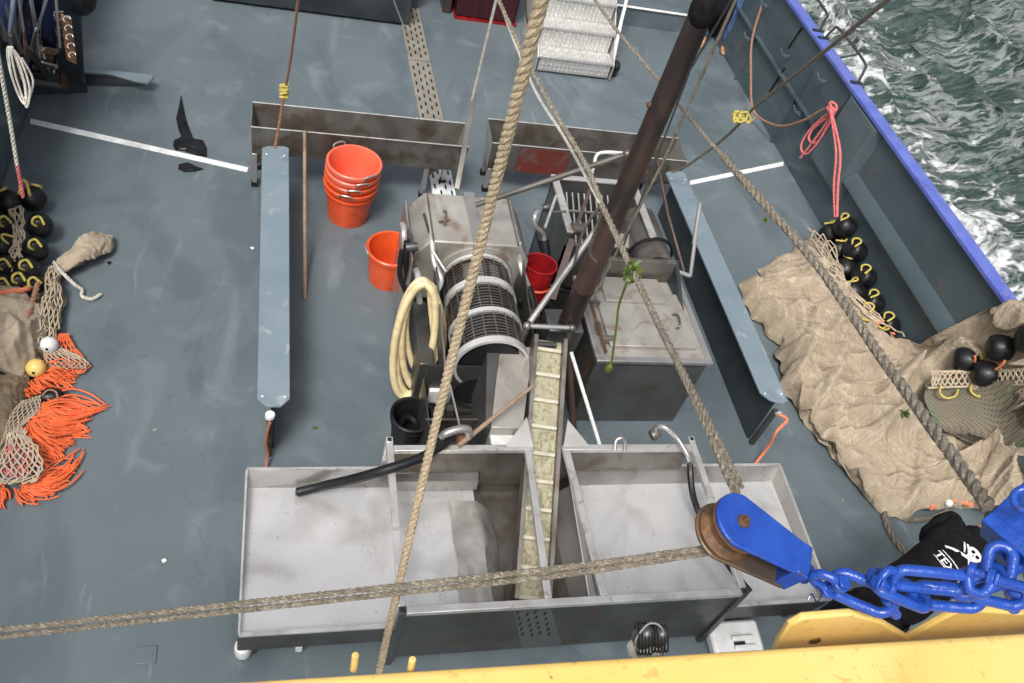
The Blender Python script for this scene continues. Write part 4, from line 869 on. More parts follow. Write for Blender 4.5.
def teardrop(r, L, w2, n=18):   # in (l, s): circle at origin then tapering to width w2 at l = L
    pts = []
    for i in range(n+1):
        a_ = math.pi/2*1.08 + (2*math.pi-math.pi*1.08)*i/n; pts.append((r*math.cos(a_), r*math.sin(a_)))
    return pts + [(L, -w2), (L, w2)]
def block(label, c, l, axis, r, L, w2, gap, cat='pulley block'):
    l = l.normalized(); axis = (axis-l*axis.dot(l)).normalized(); s_ = axis.cross(l)
    t = thing('rope_block', label, cat, c, 'blue trawl blocks shackled to the chain')
    td = teardrop(r, L, w2)
    def pl(off, th, m, nm, k=1.0):
        o = mesh(nm, MB().loft([c+l*(u*k if u < L*.9 else u)+s_*v_*k+axis*(off-th/2) for u, v_ in td], [c+l*(u*k if u < L*.9 else u)+s_*v_*k+axis*(off+th/2) for u, v_ in td]), m, t, bevel=.004, sharp=30); return o
    top = pl(gap/2, .014, M_['blue'], 'cheek_plate'); pl(-gap/2, .012, M_['shell'], 'cheek_plate', 1.08)
    mesh('sheave', MB().lathe([(0,-gap*.4),(r*.98,-gap*.4),(r*1.0,-gap*.33),(r*.80,-gap*.1),(r*.80,gap*.1),(r*1.0,gap*.33),(r*.98,gap*.4),(0,gap*.4)], axis_m(c, axis), 40), M_['rust'], t)
    n0 = c+axis*(gap/2+.007)
    mesh('pin', MB().lathe([(0,.018),(.008,.018),(.010,.012),(.010,.008),(.018,.006),(.020,0)], axis_m(n0, axis), 16).lathe([(0,.024),(.006,.023),(.007,.016)], axis_m(n0,axis), 10), M_['rust'], t)
    e = c+l*(L)
    mesh('end_strap', MB().loft([e-s_*w2*1.02-axis*(gap/2+.008)-l*.03, e+s_*w2*1.02-axis*(gap/2+.008)-l*.03, e+s_*w2*1.02-axis*(gap/2+.008)+l*.012, e-s_*w2*1.02-axis*(gap/2+.008)+l*.012], [e-s_*w2*1.02+axis*(gap/2+.009)-l*.03, e+s_*w2*1.02+axis*(gap/2+.009)-l*.03, e+s_*w2*1.02+axis*(gap/2+.009)+l*.012, e-s_*w2*1.02+axis*(gap/2+.009)+l*.012]), M_['blue'], t, bevel=.004)
    mesh('shell_side', MB().loft([c+l*L*.45+s_*w2*1.1-axis*(gap/2), c+l*L*.45+s_*w2*1.25-axis*(gap/2), e+s_*w2*1.0-axis*(gap/2), e+s_*w2*.8-axis*(gap/2)], [c+l*L*.45+s_*w2*1.1+axis*(gap/2-.02), c+l*L*.45+s_*w2*1.25+axis*(gap/2-.02), e+s_*w2*1.0+axis*(gap/2-.02), e+s_*w2*.8+axis*(gap/2-.02)]), M_['shell'], t)
    mesh('swivel', MB().tube([e, e+l*.045], .03, 20), M_['blue'], t, bevel=.004)
    return t, e+l*.045, l, axis, s_, top
def cv(x, y, z): return RT*x + UP*y - FW*z   # a direction given in the camera's axes, used once to read poses off the photograph
BD = 2.35
c1 = D(732,528,BD)
t1, e1, l1, ax1, s1, top1 = block('blue trawl block with rusty sheave, left one, its face bolted with a round pin', c1, cv(.80,-.50,-.10), cv(.22,.62,.75), .083, .215, .05, .088)
c2 = D(1062,512,BD)
t2, e2, l2, ax2, s2, top2 = block('blue trawl block cut off by the right edge, with an eye ring on its face', c2, cv(-.70,-.52,.05), cv(-.28,.62,.72), .11, .175, .095, .095)
mesh('eye_ring', MB().ring(D(1028,500,BD-.09), ax2, .034, .010, 24, 10), M_['blue'], t2)
# wire through the left block
def oval(c, u, v_, Lh, wh, n=28):
    pts = []
    for i in range(n):
        a_ = 2*math.pi*i/n; x = math.cos(a_); y = math.sin(a_); k = Lh-wh
        pts.append(c + u*((k if x > 0 else -k)*min(1, abs(x)*6) + wh*x) + v_*(wh*y))
    return pts
t = thing('chain', 'heavy bright blue chain hanging between the two blue blocks', 'chain', D(905,595,BD))
for k, (x0_, y0_, d0_, x1_, y1_, d1_, tw, hw) in enumerate(((832,580,-.03,893,606,-.05,15,.036),(872,579,-.07,926,601,-.05,-55,.034),(894,577,-.09,966,584,-.09,30,.030),(912,594,-.06,982,600,-.07,20,.030),(950,590,-.05,1002,572,-.06,-60,.034),(968,584,-.09,1026,599,-.09,25,.034),(1003,546,-.05,996,584,-.08,20,.030),(1010,590,-.06,1052,560,-.04,-50,.034))):
    p, q = D(x0_,y0_,BD+d0_), D(x1_,y1_,BD+d1_); u = (q-p).normalized(); side = (u.cross(FW)).normalized(); a_ = math.radians(tw)
    v_ = side*math.cos(a_)+u.cross(side)*math.sin(a_)
    mesh('link', MB().tube(oval((p+q)/2, u, v_, (q-p).length/2, hw), .0152, 14, closed=True), M_['blue'], t)
def shackle(label, c, u, v_, sz=.045, r=.014):
    t = thing('shackle', label, 'shackle', c, 'blue shackles on the chain')
    v_ = (v_-u*v_.dot(u)).normalized()
    bow = spline([c+v_*sz*.75, c+v_*sz*.85+u*sz*.8, c+v_*sz*.45+u*sz*1.6, c-v_*sz*.45+u*sz*1.6, c-v_*sz*.85+u*sz*.8, c-v_*sz*.75], 7)
    mesh('bow', MB().tube(bow, r, 14), M_['blue'], t)
    mesh('pin', MB().tube([c-v_*sz*1.2, c+v_*sz*1.2], r*.85, 12), M_['blue'], t)
    for s_ in (-1, 1): mesh('ear', MB().tube([c+v_*sz*.75*s_-v_*.009, c+v_*sz*.75*s_+v_*.009], r*1.7, 16), M_['blue'], t, bevel=.003)
    mesh('nut', MB().tube([c+v_*sz*1.05, c+v_*sz*1.4], r*1.6, 4), M_['blue'], t, bevel=.003)
    return t
shackle('blue shackle joining the left block to the chain', D(834,587,BD-.06), cv(-.85,.55,0).normalized(), cv(.45,.45,.75), .034)
shackle('blue shackle with an upright bow in the middle-left of the chain', D(884,585,BD-.10), cv(.45,.85,.1).normalized(), cv(-.8,.45,.4), .026, .012)
shackle('blue shackle with a square nut left of the right block', D(981,574,BD-.12), cv(-.3,-.9,.1).normalized(), cv(.8,-.3,.6), .030)
for p_, q_, l_ in (((886,598),(896,615),'left'),((1008,586),(1014,610),'right')):
    mesh('lug', MB().tube([D(*p_,BD-.06), D(*q_,BD-.02)], .015, 12), M_['blue'], label='%s blue steel lug fixing the chain to the yellow beam' % l_, cat='lug')
mesh('lashing', MB().tube(spline([D(815,585,BD-.05), D(822,592,BD-.06), D(817,602,BD-.02), D(812,594,BD), D(808,600,BD)],6), .002, 6), M_['navy'], label='thin dark blue wire lashing hanging from the left shackle pin', cat='wire')

# ================================================================ ropes
def rope(pts, R, m, label, cat='rope', name='rope', pitch=7, k=8, strands=3, rf=.60):
    return mesh(name, MB().rope(spline(pts, k), R, pitch, strands, rf=rf), M_[m], label=label, cat=cat)
rope([D(549,-30,1.85), D(524,70,2.1), D(480,245,2.7), D(432,440,3.3), D(379,672,3.9), D(376,690,3.95)], .0165, 'manila', 'thick light manila rope running from the top edge down to the yellow beam', pitch=5.2, rf=.68)
g1 = MB()
u = D(734,547,BD+.0)
for off, dp in ((0, 0), (1, .03)):
    pl_ = [D(-20,632+7*off,2.75+dp), D(180,610+7*off,2.66+dp), D(380,588+7*off,2.58+dp), D(560,568+7*off,2.48+dp), D(700,549+5*off,2.40+dp), D(745,544+5*off,2.36+dp)]
    rope(pl_, .0092, 'greyrope', ('upper' if off == 0 else 'lower')+' strand of the doubled grey rope from the left edge to the left block', pitch=8)
rope([D(736,492,2.42), D(690,388,2.9), D(642,290,3.7), D(602,205,4.2)], .0145, 'greyrope', 'frayed grey rope with green seaweed, from the left block up to the knot', pitch=9)
rope([D(741,487,2.45), D(703,410,2.75), D(672,352,3.15), D(655,317,3.47)], .0105, 'greyrope', 'thinner grey rope lying against the seaweed rope just above the left block', pitch=9)
rope([D(602,205,4.2), D(586,165,4.3), D(555,112,4.5), D(524,55,4.8), D(492,-15,5.2)], .0125, 'greyrope', 'grey rope continuing from the knot by the mast to the top edge', pitch=9)
rope([D(600,203,4.2), D(566,140,4.6), D(532,84,5.0), D(497,-5,5.6)], .0085, 'whiterope', 'thin pale cord rising to the top edge beside the manila rope', pitch=9)
rope([D(600,206,4.2), D(583,232,4.7), D(574,265,5.4)], .008, 'greyrope', 'short frayed rope tail hanging at the knot in front of the cooker', pitch=9)
rope([D(603,206,4.2), D(590,250,4.8), D(596,262,5.2)], .008, 'greyrope', 'longer rope tail hanging at the knot beside the mast', pitch=9)
rope([D(990,508,2.38), D(950,452,2.7), D(880,355,3.3), D(815,262,3.9), D(752,190,4.4), D(722,155,4.8)], .021, 'greyrope', 'thick frayed grey rope from the right blue block up over the netting', pitch=8)
rope([D(722,155,4.8), D(700,130,4.9), D(662,84,5.1), D(620,34,5.4), D(588,-10,5.7)], .0105, 'greyrope', 'thin upper continuation of the thick grey rope, past the mast to the top edge', pitch=8)
rope([D(897,-8,3.6), D(820,55,5.2), D(757,105,6.4), D(745,118,6.7), D(722,140,7.2), D(688,165,7.7), D(672,172,7.9)], .012, 'darkrope', 'dark wire running from the sea side to the far end of the right board', pitch=7)
mesh('knot', MB().rope([D(745+9*math.cos(i*.9)*(1-i/60)-i*.25, 117+6*math.sin(i*1.3)-i*.0, 6.6+.04*math.sin(i*.7)) for i in range(34)], .008, 6), M_['yellowrope'], label='yellow twine knot on the dark wire in front of the bulwark', cat='knot')
rope([D(299,-8,5.2), D(291,55,5.9), D(284,95,6.4)], .010, 'brownrope', 'brown cord from the top edge down to the yellow knot over the left trough')
rope([D(284,95,6.4), D(279,125,6.6), D(275,148,6.75)], .012, 'brownrope', 'red brown cord between the yellow knot and the left board')
mesh('knot', MB().rope([D(284+4*math.cos(i*1.1), 84+i*.5, 6.3+.03*math.sin(i*.9)) for i in range(30)], .010, 6), M_['yellowrope'], label='yellow twine knot on the brown cord above the left trough', cat='knot')
rope([D(498,-8,4.9), D(478,75,5.5), D(472,100,5.7)], .009, 'whiterope', 'pale wire from the top edge to the grey strop beside the left trough', pitch=8)
mesh('strop', MB().bar(D(475,92,5.65), D(457,188,6.3), .035, .012, cv(0,0,1)), M_['steel'], label='flat grey bar hanging beside the right end of the left trough', cat='bar')
rope([D(392,-5,8.4), D(398,12,8.8), D(406,32,9.3)], .008, 'whiterope', 'thin pale cord at the top edge touching the slotted cover plate', pitch=8)
rope([P(526,-10,1.2), P(527,20,.6), P(537,46,.1)], .010, 'greyrope', 'short grey cord hanging behind the manila rope beside the steps')
rope([D(-4,45,4.9), D(8,110,5.3), D(17,165,5.6)], .0125, 'whiterope', 'pale cord at the left edge leading down to the black floats', pitch=8)
rope([D(17,165,5.6), D(20,180,5.7), D(23,197,5.8)], .013, 'redrope', 'red lashing at the lower end of the pale cord, above the black floats')
# bulwark lines
c = PX(835,108,DXR-.08)
mesh('rope', MB().rope(spline([c+V((-.06,0,0)), PX(836,150,DXR-.19), PX(834,185,DXR-.19), PX(835,217,DXR-.19)],8), .012, 7).rope(spline([c+V((-.05,.02,0)), PX(840,150,DXR-.19), PX(838,185,DXR-.19), PX(837,217,DXR-.19)],8), .012, 7), M_['redrope'], label='doubled pink red rope hanging straight down from the bulwark cleat to the floats', cat='rope')
lp = [c]
for (x, y, z) in ((822,118,.95),(808,132,.8),(801,146,.65),(806,154,.6),(818,142,.75),(829,122,.9),(833,110,1.0),(826,118,.9),(812,130,.75),(809,140,.7),(817,142,.7),(828,126,.85),(835,110,1.0),(820,132,.8),(808,148,.6),(800,158,.5)): lp.append(PX(x,y,DXR-.10))
mesh('rope_hank', MB().rope(spline(lp,8), .012, 7).rope([c+V((-.03+.035*math.cos(i*.7), .06*math.sin(i*.7), .03*math.cos(i*.31))) for i in range(36)], .012, 7), M_['redrope'], label='looped hank of pink red rope tied on the bulwark cleat', cat='rope')
mesh('cable', MB().tube(spline([PX(762,5,DXR-.08),PX(752,40,DXR-.12),PX(751,75,DXR-.15),PX(752,105,DXR-.2),PX(760,118,DXR-.16),PX(780,126,DXR-.12),PX(802,121,DXR-.1),PX(822,110,DXR-.08),PX(834,107,DXR-.06)],8), .014, 8), M_['brownrope'], label='slack brown cable hanging along the right bulwark', cat='cable')

# seaweed on rope
wm = MB(); rnd = random.Random(5); c0 = D(631,272,3.82)
for k in range(26):
    d = cv(rnd.uniform(-1,1), rnd.uniform(-.9,.6), rnd.uniform(-.2,1)).normalized(); l_ = rnd.uniform(.02,.06); n_ = cv(rnd.random()-.5, rnd.random()-.5, 1).normalized(); s_ = d.cross(n_).normalized()*.006
    st_ = c0+cv(rnd.uniform(-.03,.03),rnd.uniform(-.05,.03),0); m_ = st_+d*l_*.6+V((0,0,.01)); wm.add([st_-s_,st_+s_,m_+s_*1.3,st_+d*l_,m_-s_*1.3], [(0,1,2,3,4)])
mesh('seaweed', wm, M_['weed'], label='bright green seaweed tuft caught on the rope beside the mast', cat='seaweed')
mesh('seaweed', MB().tube(spline([D(627,282,3.85),D(619,305,4.0),D(617,322,4.05),D(614,345,4.1),D(612,360,4.15),D(609,370,4.15)],6), [.006]*31 , 5).ball(D(609,368,4.15),(.02,.02,.03),8,6), M_['weed'], label='long green weed strand dangling over the tank lid', cat='seaweed')
wm = MB()
for k in range(40):
    d = cv(rnd.uniform(-1,1), rnd.uniform(-1,1), rnd.uniform(-.1,1)).normalized(); st_ = D(905,414,3.1)+cv(rnd.uniform(-.01,.01),rnd.uniform(-.01,.01),0); s_ = d.cross(FW).normalized()*.004
    wm.add([st_-s_, st_+s_, st_+d*rnd.uniform(.01,.025)], [(0,1,2)])
mesh('seaweed', wm, M_['weed'], label='small green weed clump on the thick rope over the netting', cat='seaweed')
wm = MB()
for k in range(30):
    d = cv(rnd.uniform(-1,1), rnd.uniform(-1,1), rnd.uniform(0,1)).normalized(); st_ = D(766,220,4.25); s_ = d.cross(FW).normalized()*.004
    wm.add([st_-s_, st_+s_, st_+d*rnd.uniform(.012,.03)], [(0,1,2)])
mesh('seaweed', wm, M_['weed'], label='tiny green weed bit halfway up the thick grey rope', cat='seaweed')

# ================================================================ work lamp
t = thing('work_lamp', 'black finned twin work lamp with wire guard on the yellow beam', 'lamp', D(650,650,2.25))
lc = D(651,637,2.25)
for dx, sc_ in ((-.020,1.0),(.022,.85)):
    hd = mesh('lamp_head', MB().ball(lc+RT*(dx+.0), (.030*sc_,.030*sc_,.045*sc_), 16, 10, Matrix.Identity(4)), M_['steeldark'], t)
    fm = MB()
    for k in range(5): fm.ring(lc+RT*(dx+(k-2)*.0085)-UP*.004, RT, .041*sc_, .0022, 20, 5)
    mesh('cooling_fins', fm, M_['rubber'], hd)
mesh('guard', MB().tube(spline([lc-UP*.05-RT*.03, lc-UP*.0-RT*.045-FW*.03, lc+UP*.045-RT*.01-FW*.03, lc+UP*.03+RT*.025-FW*.03, lc-UP*.05+RT*.03],6), .0025, 6), M_['steel'], t)
mesh('lamp_bracket', MB().box((lc.x-.03,lc.y-.06,lc.z-.10),(lc.x+.03,lc.y+.02,lc.z-.04)), M_['plastic'], t)
mesh('wire', MB().tube(spline([lc-RT*.04-UP*.0, lc-RT*.055-UP*.03, lc-RT*.05-UP*.06],5), .002, 5), M_['manila'], t)

# ================================================================ netting
_P = P
def P(x, y, z=0.0):
    p = _P(x, y, z)
    return PX(x, y, DXR-.10) if p.x > DXR-.10 and x > 800 and y > 200 else p
def drape(rows, n=26, m=26):
    R0 = [spline(r, n) for r in rows]; cols = list(zip(*R0)); C = [spline(c, m) for c in cols]   # C[i][j]
    return [[C[i][j] for i in range(len(C))] for j in range(len(C[0]))]
def fold_field(XY, curves):
    Z = np.zeros(len(XY))
    for pts, hgt, wid in curves:
        pts = np.array(pts); best = np.full(len(XY), 1e9); tt = np.zeros(len(XY)); sgn = np.zeros(len(XY)); n = len(pts)-1
        for k in range(n):
            a, b = pts[k], pts[k+1]; ab = b-a; L2 = ab@ab+1e-12; t = np.clip(((XY-a)@ab)/L2, 0, 1); q = XY-(a+t[:,None]*ab); d = np.hypot(q[:,0], q[:,1])
            m_ = d < best; best = np.where(m_, d, best); tt = np.where(m_, (k+t)/n, tt); sgn = np.where(m_, np.sign(ab[0]*q[:,1]-ab[1]*q[:,0]), sgn)
        w_ = wid*(.5+.9*np.sin(np.pi*tt)); w_ = np.where(sgn > 0, w_*.55, w_*1.5)
        Z += hgt*np.sin(np.pi*np.clip(tt, .02, .98))**.6*np.exp(-(best/w_)**1.6)
    return Z
def random_folds(n, seed, lo, hi, ang, spread, L=(.5,1.6), h=(.02,.06), w=(.018,.045)):
    rg = random.Random(seed); out = []
    for k in range(n):
        x, y = rg.uniform(lo[0], hi[0]), rg.uniform(lo[1], hi[1]); a = ang(x, y)+rg.gauss(0, spread); ln = rg.uniform(*L); pts = []; cur = rg.gauss(0, .9)
        for i in range(13): pts.append((x, y)); x += math.cos(a)*ln/12; y += math.sin(a)*ln/12; a += cur/12+rg.gauss(0, .13)
        out.append((pts, rg.uniform(*h), rg.uniform(*w)))
    return out
def cloth(name, rows, m, label, cat, lattice=0, folds=None, amp=.05, fu=2.0, fv=9.0, seed=0, n=20, k=20, dirang=0., edge=.06, jag=.03, fine=.008, parent=None, floor=True):
    G = drape(rows, n, k); nj, ni = len(G), len(G[0]); mb = MB()
    for j in range(nj):
        for i in range(ni):
            p = G[j][i].copy(); u, v_ = i/(ni-1), j/(nj-1)
            a_ = G[min(j+1,nj-1)][i]-G[max(j-1,0)][i]; b_ = G[j][min(i+1,ni-1)]-G[j][max(i-1,0)]
            nr = b_.cross(a_); nr = nr.normalized() if nr.length > 1e-9 else V((0,0,1))
            if nr.z < 0: nr = -nr
            e = min(u, 1-u, v_, 1-v_)/edge; e = min(1, e)
            x, y = p.x*math.cos(dirang)+p.y*math.sin(dirang), -p.x*math.sin(dirang)+p.y*math.cos(dirang)
            wx = noise.noise(V((p.x*1.6,p.y*1.6,seed)))*.55; wy = noise.noise(V((p.x*1.6,p.y*1.6,seed+9)))*.55
            q = V(((x+wx)*fu, (y+wy)*fv, seed)); h = 1-abs(noise.noise(q))*2.2
            q2 = V(((x+wx*1.5)*fu*2.1, (y+wy*1.4)*fv*1.9, seed+3)); h2 = 1-abs(noise.noise(q2))*2.2
            h3 = noise.noise(V((p.x*14,p.y*14,seed)))*.3
            q3 = V(((x+wx*1.2)*fu*5, (y+wy*1.6)*fv*3.6, seed+5)); h4 = 1-abs(noise.noise(q3))*2.6
            d = amp*(max(-.4,h)**2*(1 if h > 0 else -1)*.75+max(-.4,h2)*.36+max(-.4,h4)*.13+h3*.25)*(.15+.85*e) + fine*noise.noise(p*45)
            p += nr*d
            if e < 1: p += V((noise.noise(V((p.x*6,p.y*6,seed+5))), noise.noise(V((p.x*6,p.y*6,seed+6))), 0))*jag*(1-e)*2
            if floor and p.z < .004: p.z = .004+.002*noise.noise(p*30)
            mb.v.append(p)
    if folds:
        F = fold_field(np.array([(p.x, p.y) for p in mb.v]), folds)
        for q_, p in enumerate(mb.v):
            i, j = q_ % ni, q_//ni; e = min(1, min(i/(ni-1), 1-i/(ni-1), j/(nj-1), 1-j/(nj-1))/.04); p.z += float(F[q_])*(.25+.75*e)
    mb.f = [(j*ni+i, j*ni+i+1, (j+1)*ni+i+1, (j+1)*ni+i) for j in range(nj-1) for i in range(ni-1)]
    if not lattice: return mesh(name, mb, M_[m], parent, label=label, cat=cat, sharp=180)
    tw = MB(); g_ = lambda i, j: mb.v[j*ni+i]
    for s_ in (1, -1):
        for c_ in range(-nj, ni+nj, lattice):
            pts = []
            for j in range(nj):
                i = c_+s_*j
                if 0 <= i < ni: pts.append(g_(i, j)+V((0,0,.0035)))
            if len(pts) > 6: tw.tube(pts[::2], .0019, 3, cap=False)
    return mesh2(name, [mb, tw], [M_[m], M_['twine']], parent, label=label, cat=cat, sharp=180)
def rowz(*a): return [P(x, y, z) for x, y, z in a]
Xw = DXR-.10
def PW(x, y, dx=0.): return PX(x, y, Xw-dx)
cloth('net', [
 [P(812,236,.03),P(820,240,.05),P(832,258,.05),P(850,300,.05),P(880,330,.06),P(912,345,.10),PW(938,336,.05),PW(968,322,.04),PW(1008,302,-.02),PX(1040,300,Xw+.1)],
 [P(788,252,.02),P(808,258,.16),P(826,275,.18),P(848,312,.16),P(878,345,.16),P(910,358,.18),P(942,352,.5),P(975,342,.68),P(1012,326,.9),P(1045,318,1.0)],
 [P(755,278,.01),P(785,278,.15),P(815,300,.18),P(845,335,.2),P(875,362,.2),P(905,375,.22),P(932,374,.35),P(965,368,.45),P(1005,352,.6),P(1048,346,.75)],
 [P(741,290,.01),P(772,300,.12),P(808,325,.16),P(838,355,.18),P(868,378,.2),P(900,392,.22),P(925,392,.24),P(960,392,.30),P(1003,385,.4),P(1048,380,.5)],
 [P(752,318,.01),P(782,325,.12),P(812,348,.15),P(840,374,.16),P(868,396,.18),P(898,410,.2),P(925,414,.2),P(960,416,.22),P(1003,414,.28),P(1048,412,.35)],
 [P(776,345,.01),P(792,352,.10),P(815,372,.14),P(842,396,.15),P(868,416,.16),P(898,430,.18),P(925,438,.18),P(962,445,.2),P(1005,448,.25),P(1048,448,.3)],
 [P(776,375,.01),P(795,380,.10),P(818,402,.13),P(844,422,.14),P(868,440,.15),P(898,454,.16),P(925,462,.16),P(962,468,.2),P(1005,470,.24),P(1048,470,.28)],
 [P(790,405,.01),P(806,412,.10),P(826,430,.12),P(848,450,.13),P(870,466,.14),P(898,478,.15),P(928,484,.15),P(962,486,.18),P(1005,486,.22),P(1048,486,.26)],
 [P(812,432,.01),P(824,440,.05),P(840,458,.08),P(856,478,.10),P(874,492,.10),P(900,500,.10),P(930,500,.10),P(962,500,.12),P(1005,500,.16),P(1048,500,.2)],
 [P(822,446,.01),P(832,456,.01),P(845,478,.01),P(862,500,.01),P(882,514,.01),P(905,513,.01),P(935,510,.01),P(965,508,.02),P(1005,510,.03),P(1048,512,.05)],
], 'net', 'big heap of tan fine-meshed netting on the deck at the right bulwark', 'net', amp=.06, folds=random_folds(85, 12, (3.7,2.6), (5.5,5.6), lambda x, y: (-1.25 if y > 3.9 else (-.55 if x < 4.6 else .1)), .5, (.5,1.5), (.045,.115), (.022,.05)), fu=1.0, fv=3.0, seed=2, n=30, k=28, dirang=math.radians(-62), edge=.07, jag=.05, fine=.006, lattice=5)
# darker fine panel on it
cloth('net', [rowz((930,382,.53),(960,382,.58),(1000,380,.68),(1048,378,.78)), rowz((925,400,.48),(960,402,.55),(1000,402,.63),(1048,400,.72)), rowz((938,425,.42),(965,426,.50),(1002,426,.58),(1048,424,.66)), rowz((962,440,.36),(980,446,.38),(1005,448,.44),(1048,446,.50))],
 'netpanel', 'flat dark mesh panel with green patch, on the netting heap at the right edge', 'net panel', amp=.012, fu=1, fv=3, seed=8, n=16, k=14, jag=.01, fine=.002)

def netting(rows, nu, nv, r, m, label, cat='net', amp=.012, seed=0, lift=.01, sag=1.):
    G = drape(rows, 8, 8); nj, ni = len(G), len(G[0])
    def S(u, v_):
        a_ = max(0, min(ni-1.001, u*(ni-1))); b_ = max(0, min(nj-1.001, v_*(nj-1))); i, j = int(a_), int(b_); fu, fv = a_-i, b_-j
        p = (G[j][i]*(1-fu)+G[j][i+1]*fu)*(1-fv)+(G[j+1][i]*(1-fu)+G[j+1][i+1]*fu)*fv
        w_ = V((noise.noise(V((p.x*18,p.y*18,seed))), noise.noise(V((p.x*18,p.y*18,seed+4))), .0))*amp
        return p + w_ + V((0,0,lift+amp*1.5*abs(noise.noise(V((p.x*9,p.y*9,seed+8))))))
    mb = MB()
    for s_ in (0, 1):
        for k in range(nu):
            pts = []
            for j in range(nv+1):
                off = .5 if j % 2 else (1.0 if s_ else 0); pts.append(S((k+off)/nu, j/nv))
            mb.tube(pts, r, 5)
    return mesh('net', mb, M_[m], label=label, cat=cat)
netting([rowz((930,374,.57),(980,372,.66),(1030,370,.78)), rowz((930,387,.55),(980,385,.63),(1030,383,.74))], 20, 3, .007, 'twine', 'coarse pale lattice netting edge laced above the dark mesh panel', amp=.01, seed=3)
rope([P(930,372,.59),P(980,371,.68),P(1035,369,.80)], .012, 'twine', 'pale headline rope along the top of the lattice netting edge', pitch=7)
rope([P(928,388,.55),P(980,386,.64),P(1035,384,.76)], .010, 'twine', 'pale lower rope along the lattice netting edge', pitch=7)
for (x, y, z, l_) in ((949,393,.57,'left'),(980,391,.63,'right')):
    mesh('twine_loop', MB().tube(spline([P(x-8,y-8,z+.03),P(x-9,y,z+.02),P(x-3,y+5,z+.02),P(x+6,y+3,z+.03),P(x+9,y-3,z+.03)],6), .009, 8), M_['yellowrope'], label='%s small yellow twine loop on the edge of the dark mesh panel' % l_, cat='twine loop')
netting([rowz((806,232,.14),(820,238,.16),(832,250,.18)), rowz((820,262,.18),(830,268,.2),(842,282,.2)), rowz((838,290,.2),(850,296,.2),(862,305,.22)), rowz((862,318,.18),(872,322,.18),(888,330,.18)), rowz((880,330,.12),(892,334,.12),(902,340,.12))], 4, 22, .007, 'twine', 'strip of knotted pale twine beside the right column of floats', amp=.03, seed=6, lift=.04)

# floats
def flt(label, c, ax, r=.110, L=.18, grp='black floats of the right net'):
    ax = V(ax).normalized(); t = thing('float', label, 'float', c, grp); m_ = axis_m(c, ax); h = L/2
    pr = [(0,-h),(r*.62,-h),(r*.84,-h*.84),(r*.97,-h*.5),(r,-h*.1),(r,h*.1),(r*.97,h*.5),(r*.84,h*.84),(r*.62,h),(0,h)]
    mesh('float_body', MB().lathe(pr, m_, 28), M_['float'], t, sharp=50)
    mesh('bore', MB().lathe([(0,0),(r*.32,0)], axis_m(c+ax*(h+.0012), ax), 16), M_['black'], t)
    # twine strap looped through the bore
    s_ = ax.cross(V((0,0,1))); s_ = s_.normalized() if s_.length > .1 else V((1,0,0)); up_ = s_.cross(ax); up_ = up_ if up_.z > 0 else -up_
    pts = [c+ax*(h*.8)+up_*r*.2, c+ax*(h*1.15)+up_*r*.6+s_*r*.35, c+ax*(h*.95)+up_*r*1.0+s_*r*.25, c+ax*(h*.8)+up_*r*1.06-s_*r*.2, c+ax*(h*1.2)+up_*r*.5-s_*r*.5]
    mesh('strap', MB().tube(spline(pts, 6), .0095, 8), M_['yellowrope'], t)
    return t
rf = [(845,227,.10,(-.9,.5,.3)),(830,234,.09,(-.4,.9,.3)),(855,251,.11,(-.9,.1,.4)),(839,251,.09,(-.3,.8,.5)),(864,277,.12,(-.9,.0,.4)),(845,269,.09,(.2,.8,.5)),(872,303,.12,(-.8,.3,.4)),(853,292,.12,(-.5,.8,.3)),(865,315,.10,(-.8,-.2,.5)),(887,325,.10,(-.9,.1,.4)),(858,330,.08,(.4,.6,.5)),(878,338,.08,(.0,.6,.5))]
wl = ['topmost right','topmost left','second on the right side','second on the left side','third on the right side','third on the left side','fourth on the right side','fourth on the left side','fifth from the top, above the twine,','lowest right','lowest left, half under netting,','lowest middle, half under netting,']
for (x, y, z, ax), l_ in zip(rf, wl): flt('%s black float in the column at the right bulwark' % l_, P(x,y,z+.04), ax)
for (x, y, z, ax, l_) in ((966,360,.66,(.8,-.5,.4),'black float under the net edge, left of three at the right side'),(1000,348,.80,(.9,-.4,.3),'black float with yellow ring, middle of three at the right side'),(1030,340,.9,(.9,-.4,.3),'black float cut off by the right edge of the picture'),(985,374,.55,(.7,-.4,.3),'dark float pressed below the middle one at the right side')):
    flt(l_, P(x,y,z+.06), ax, .105, .18)
for (x, y, l_) in ((975,368,'left'),(1006,362,'right')):
    mesh('lashing', MB().rope(spline([P(x,y-12,.85),P(x-2,y,.72),P(x-12,y+8,.6),P(x-22,y+9,.55)],6), .010, 6), M_['coralrope'], label='%s coral red lashing at the floats on the right net' % l_, cat='lashing')
rope([P(868,332,.2),P(880,322,.22),P(890,318,.22),P(884,330,.2),P(895,334,.15)], .012, 'coralrope', 'short coral rope end below the column of right floats')
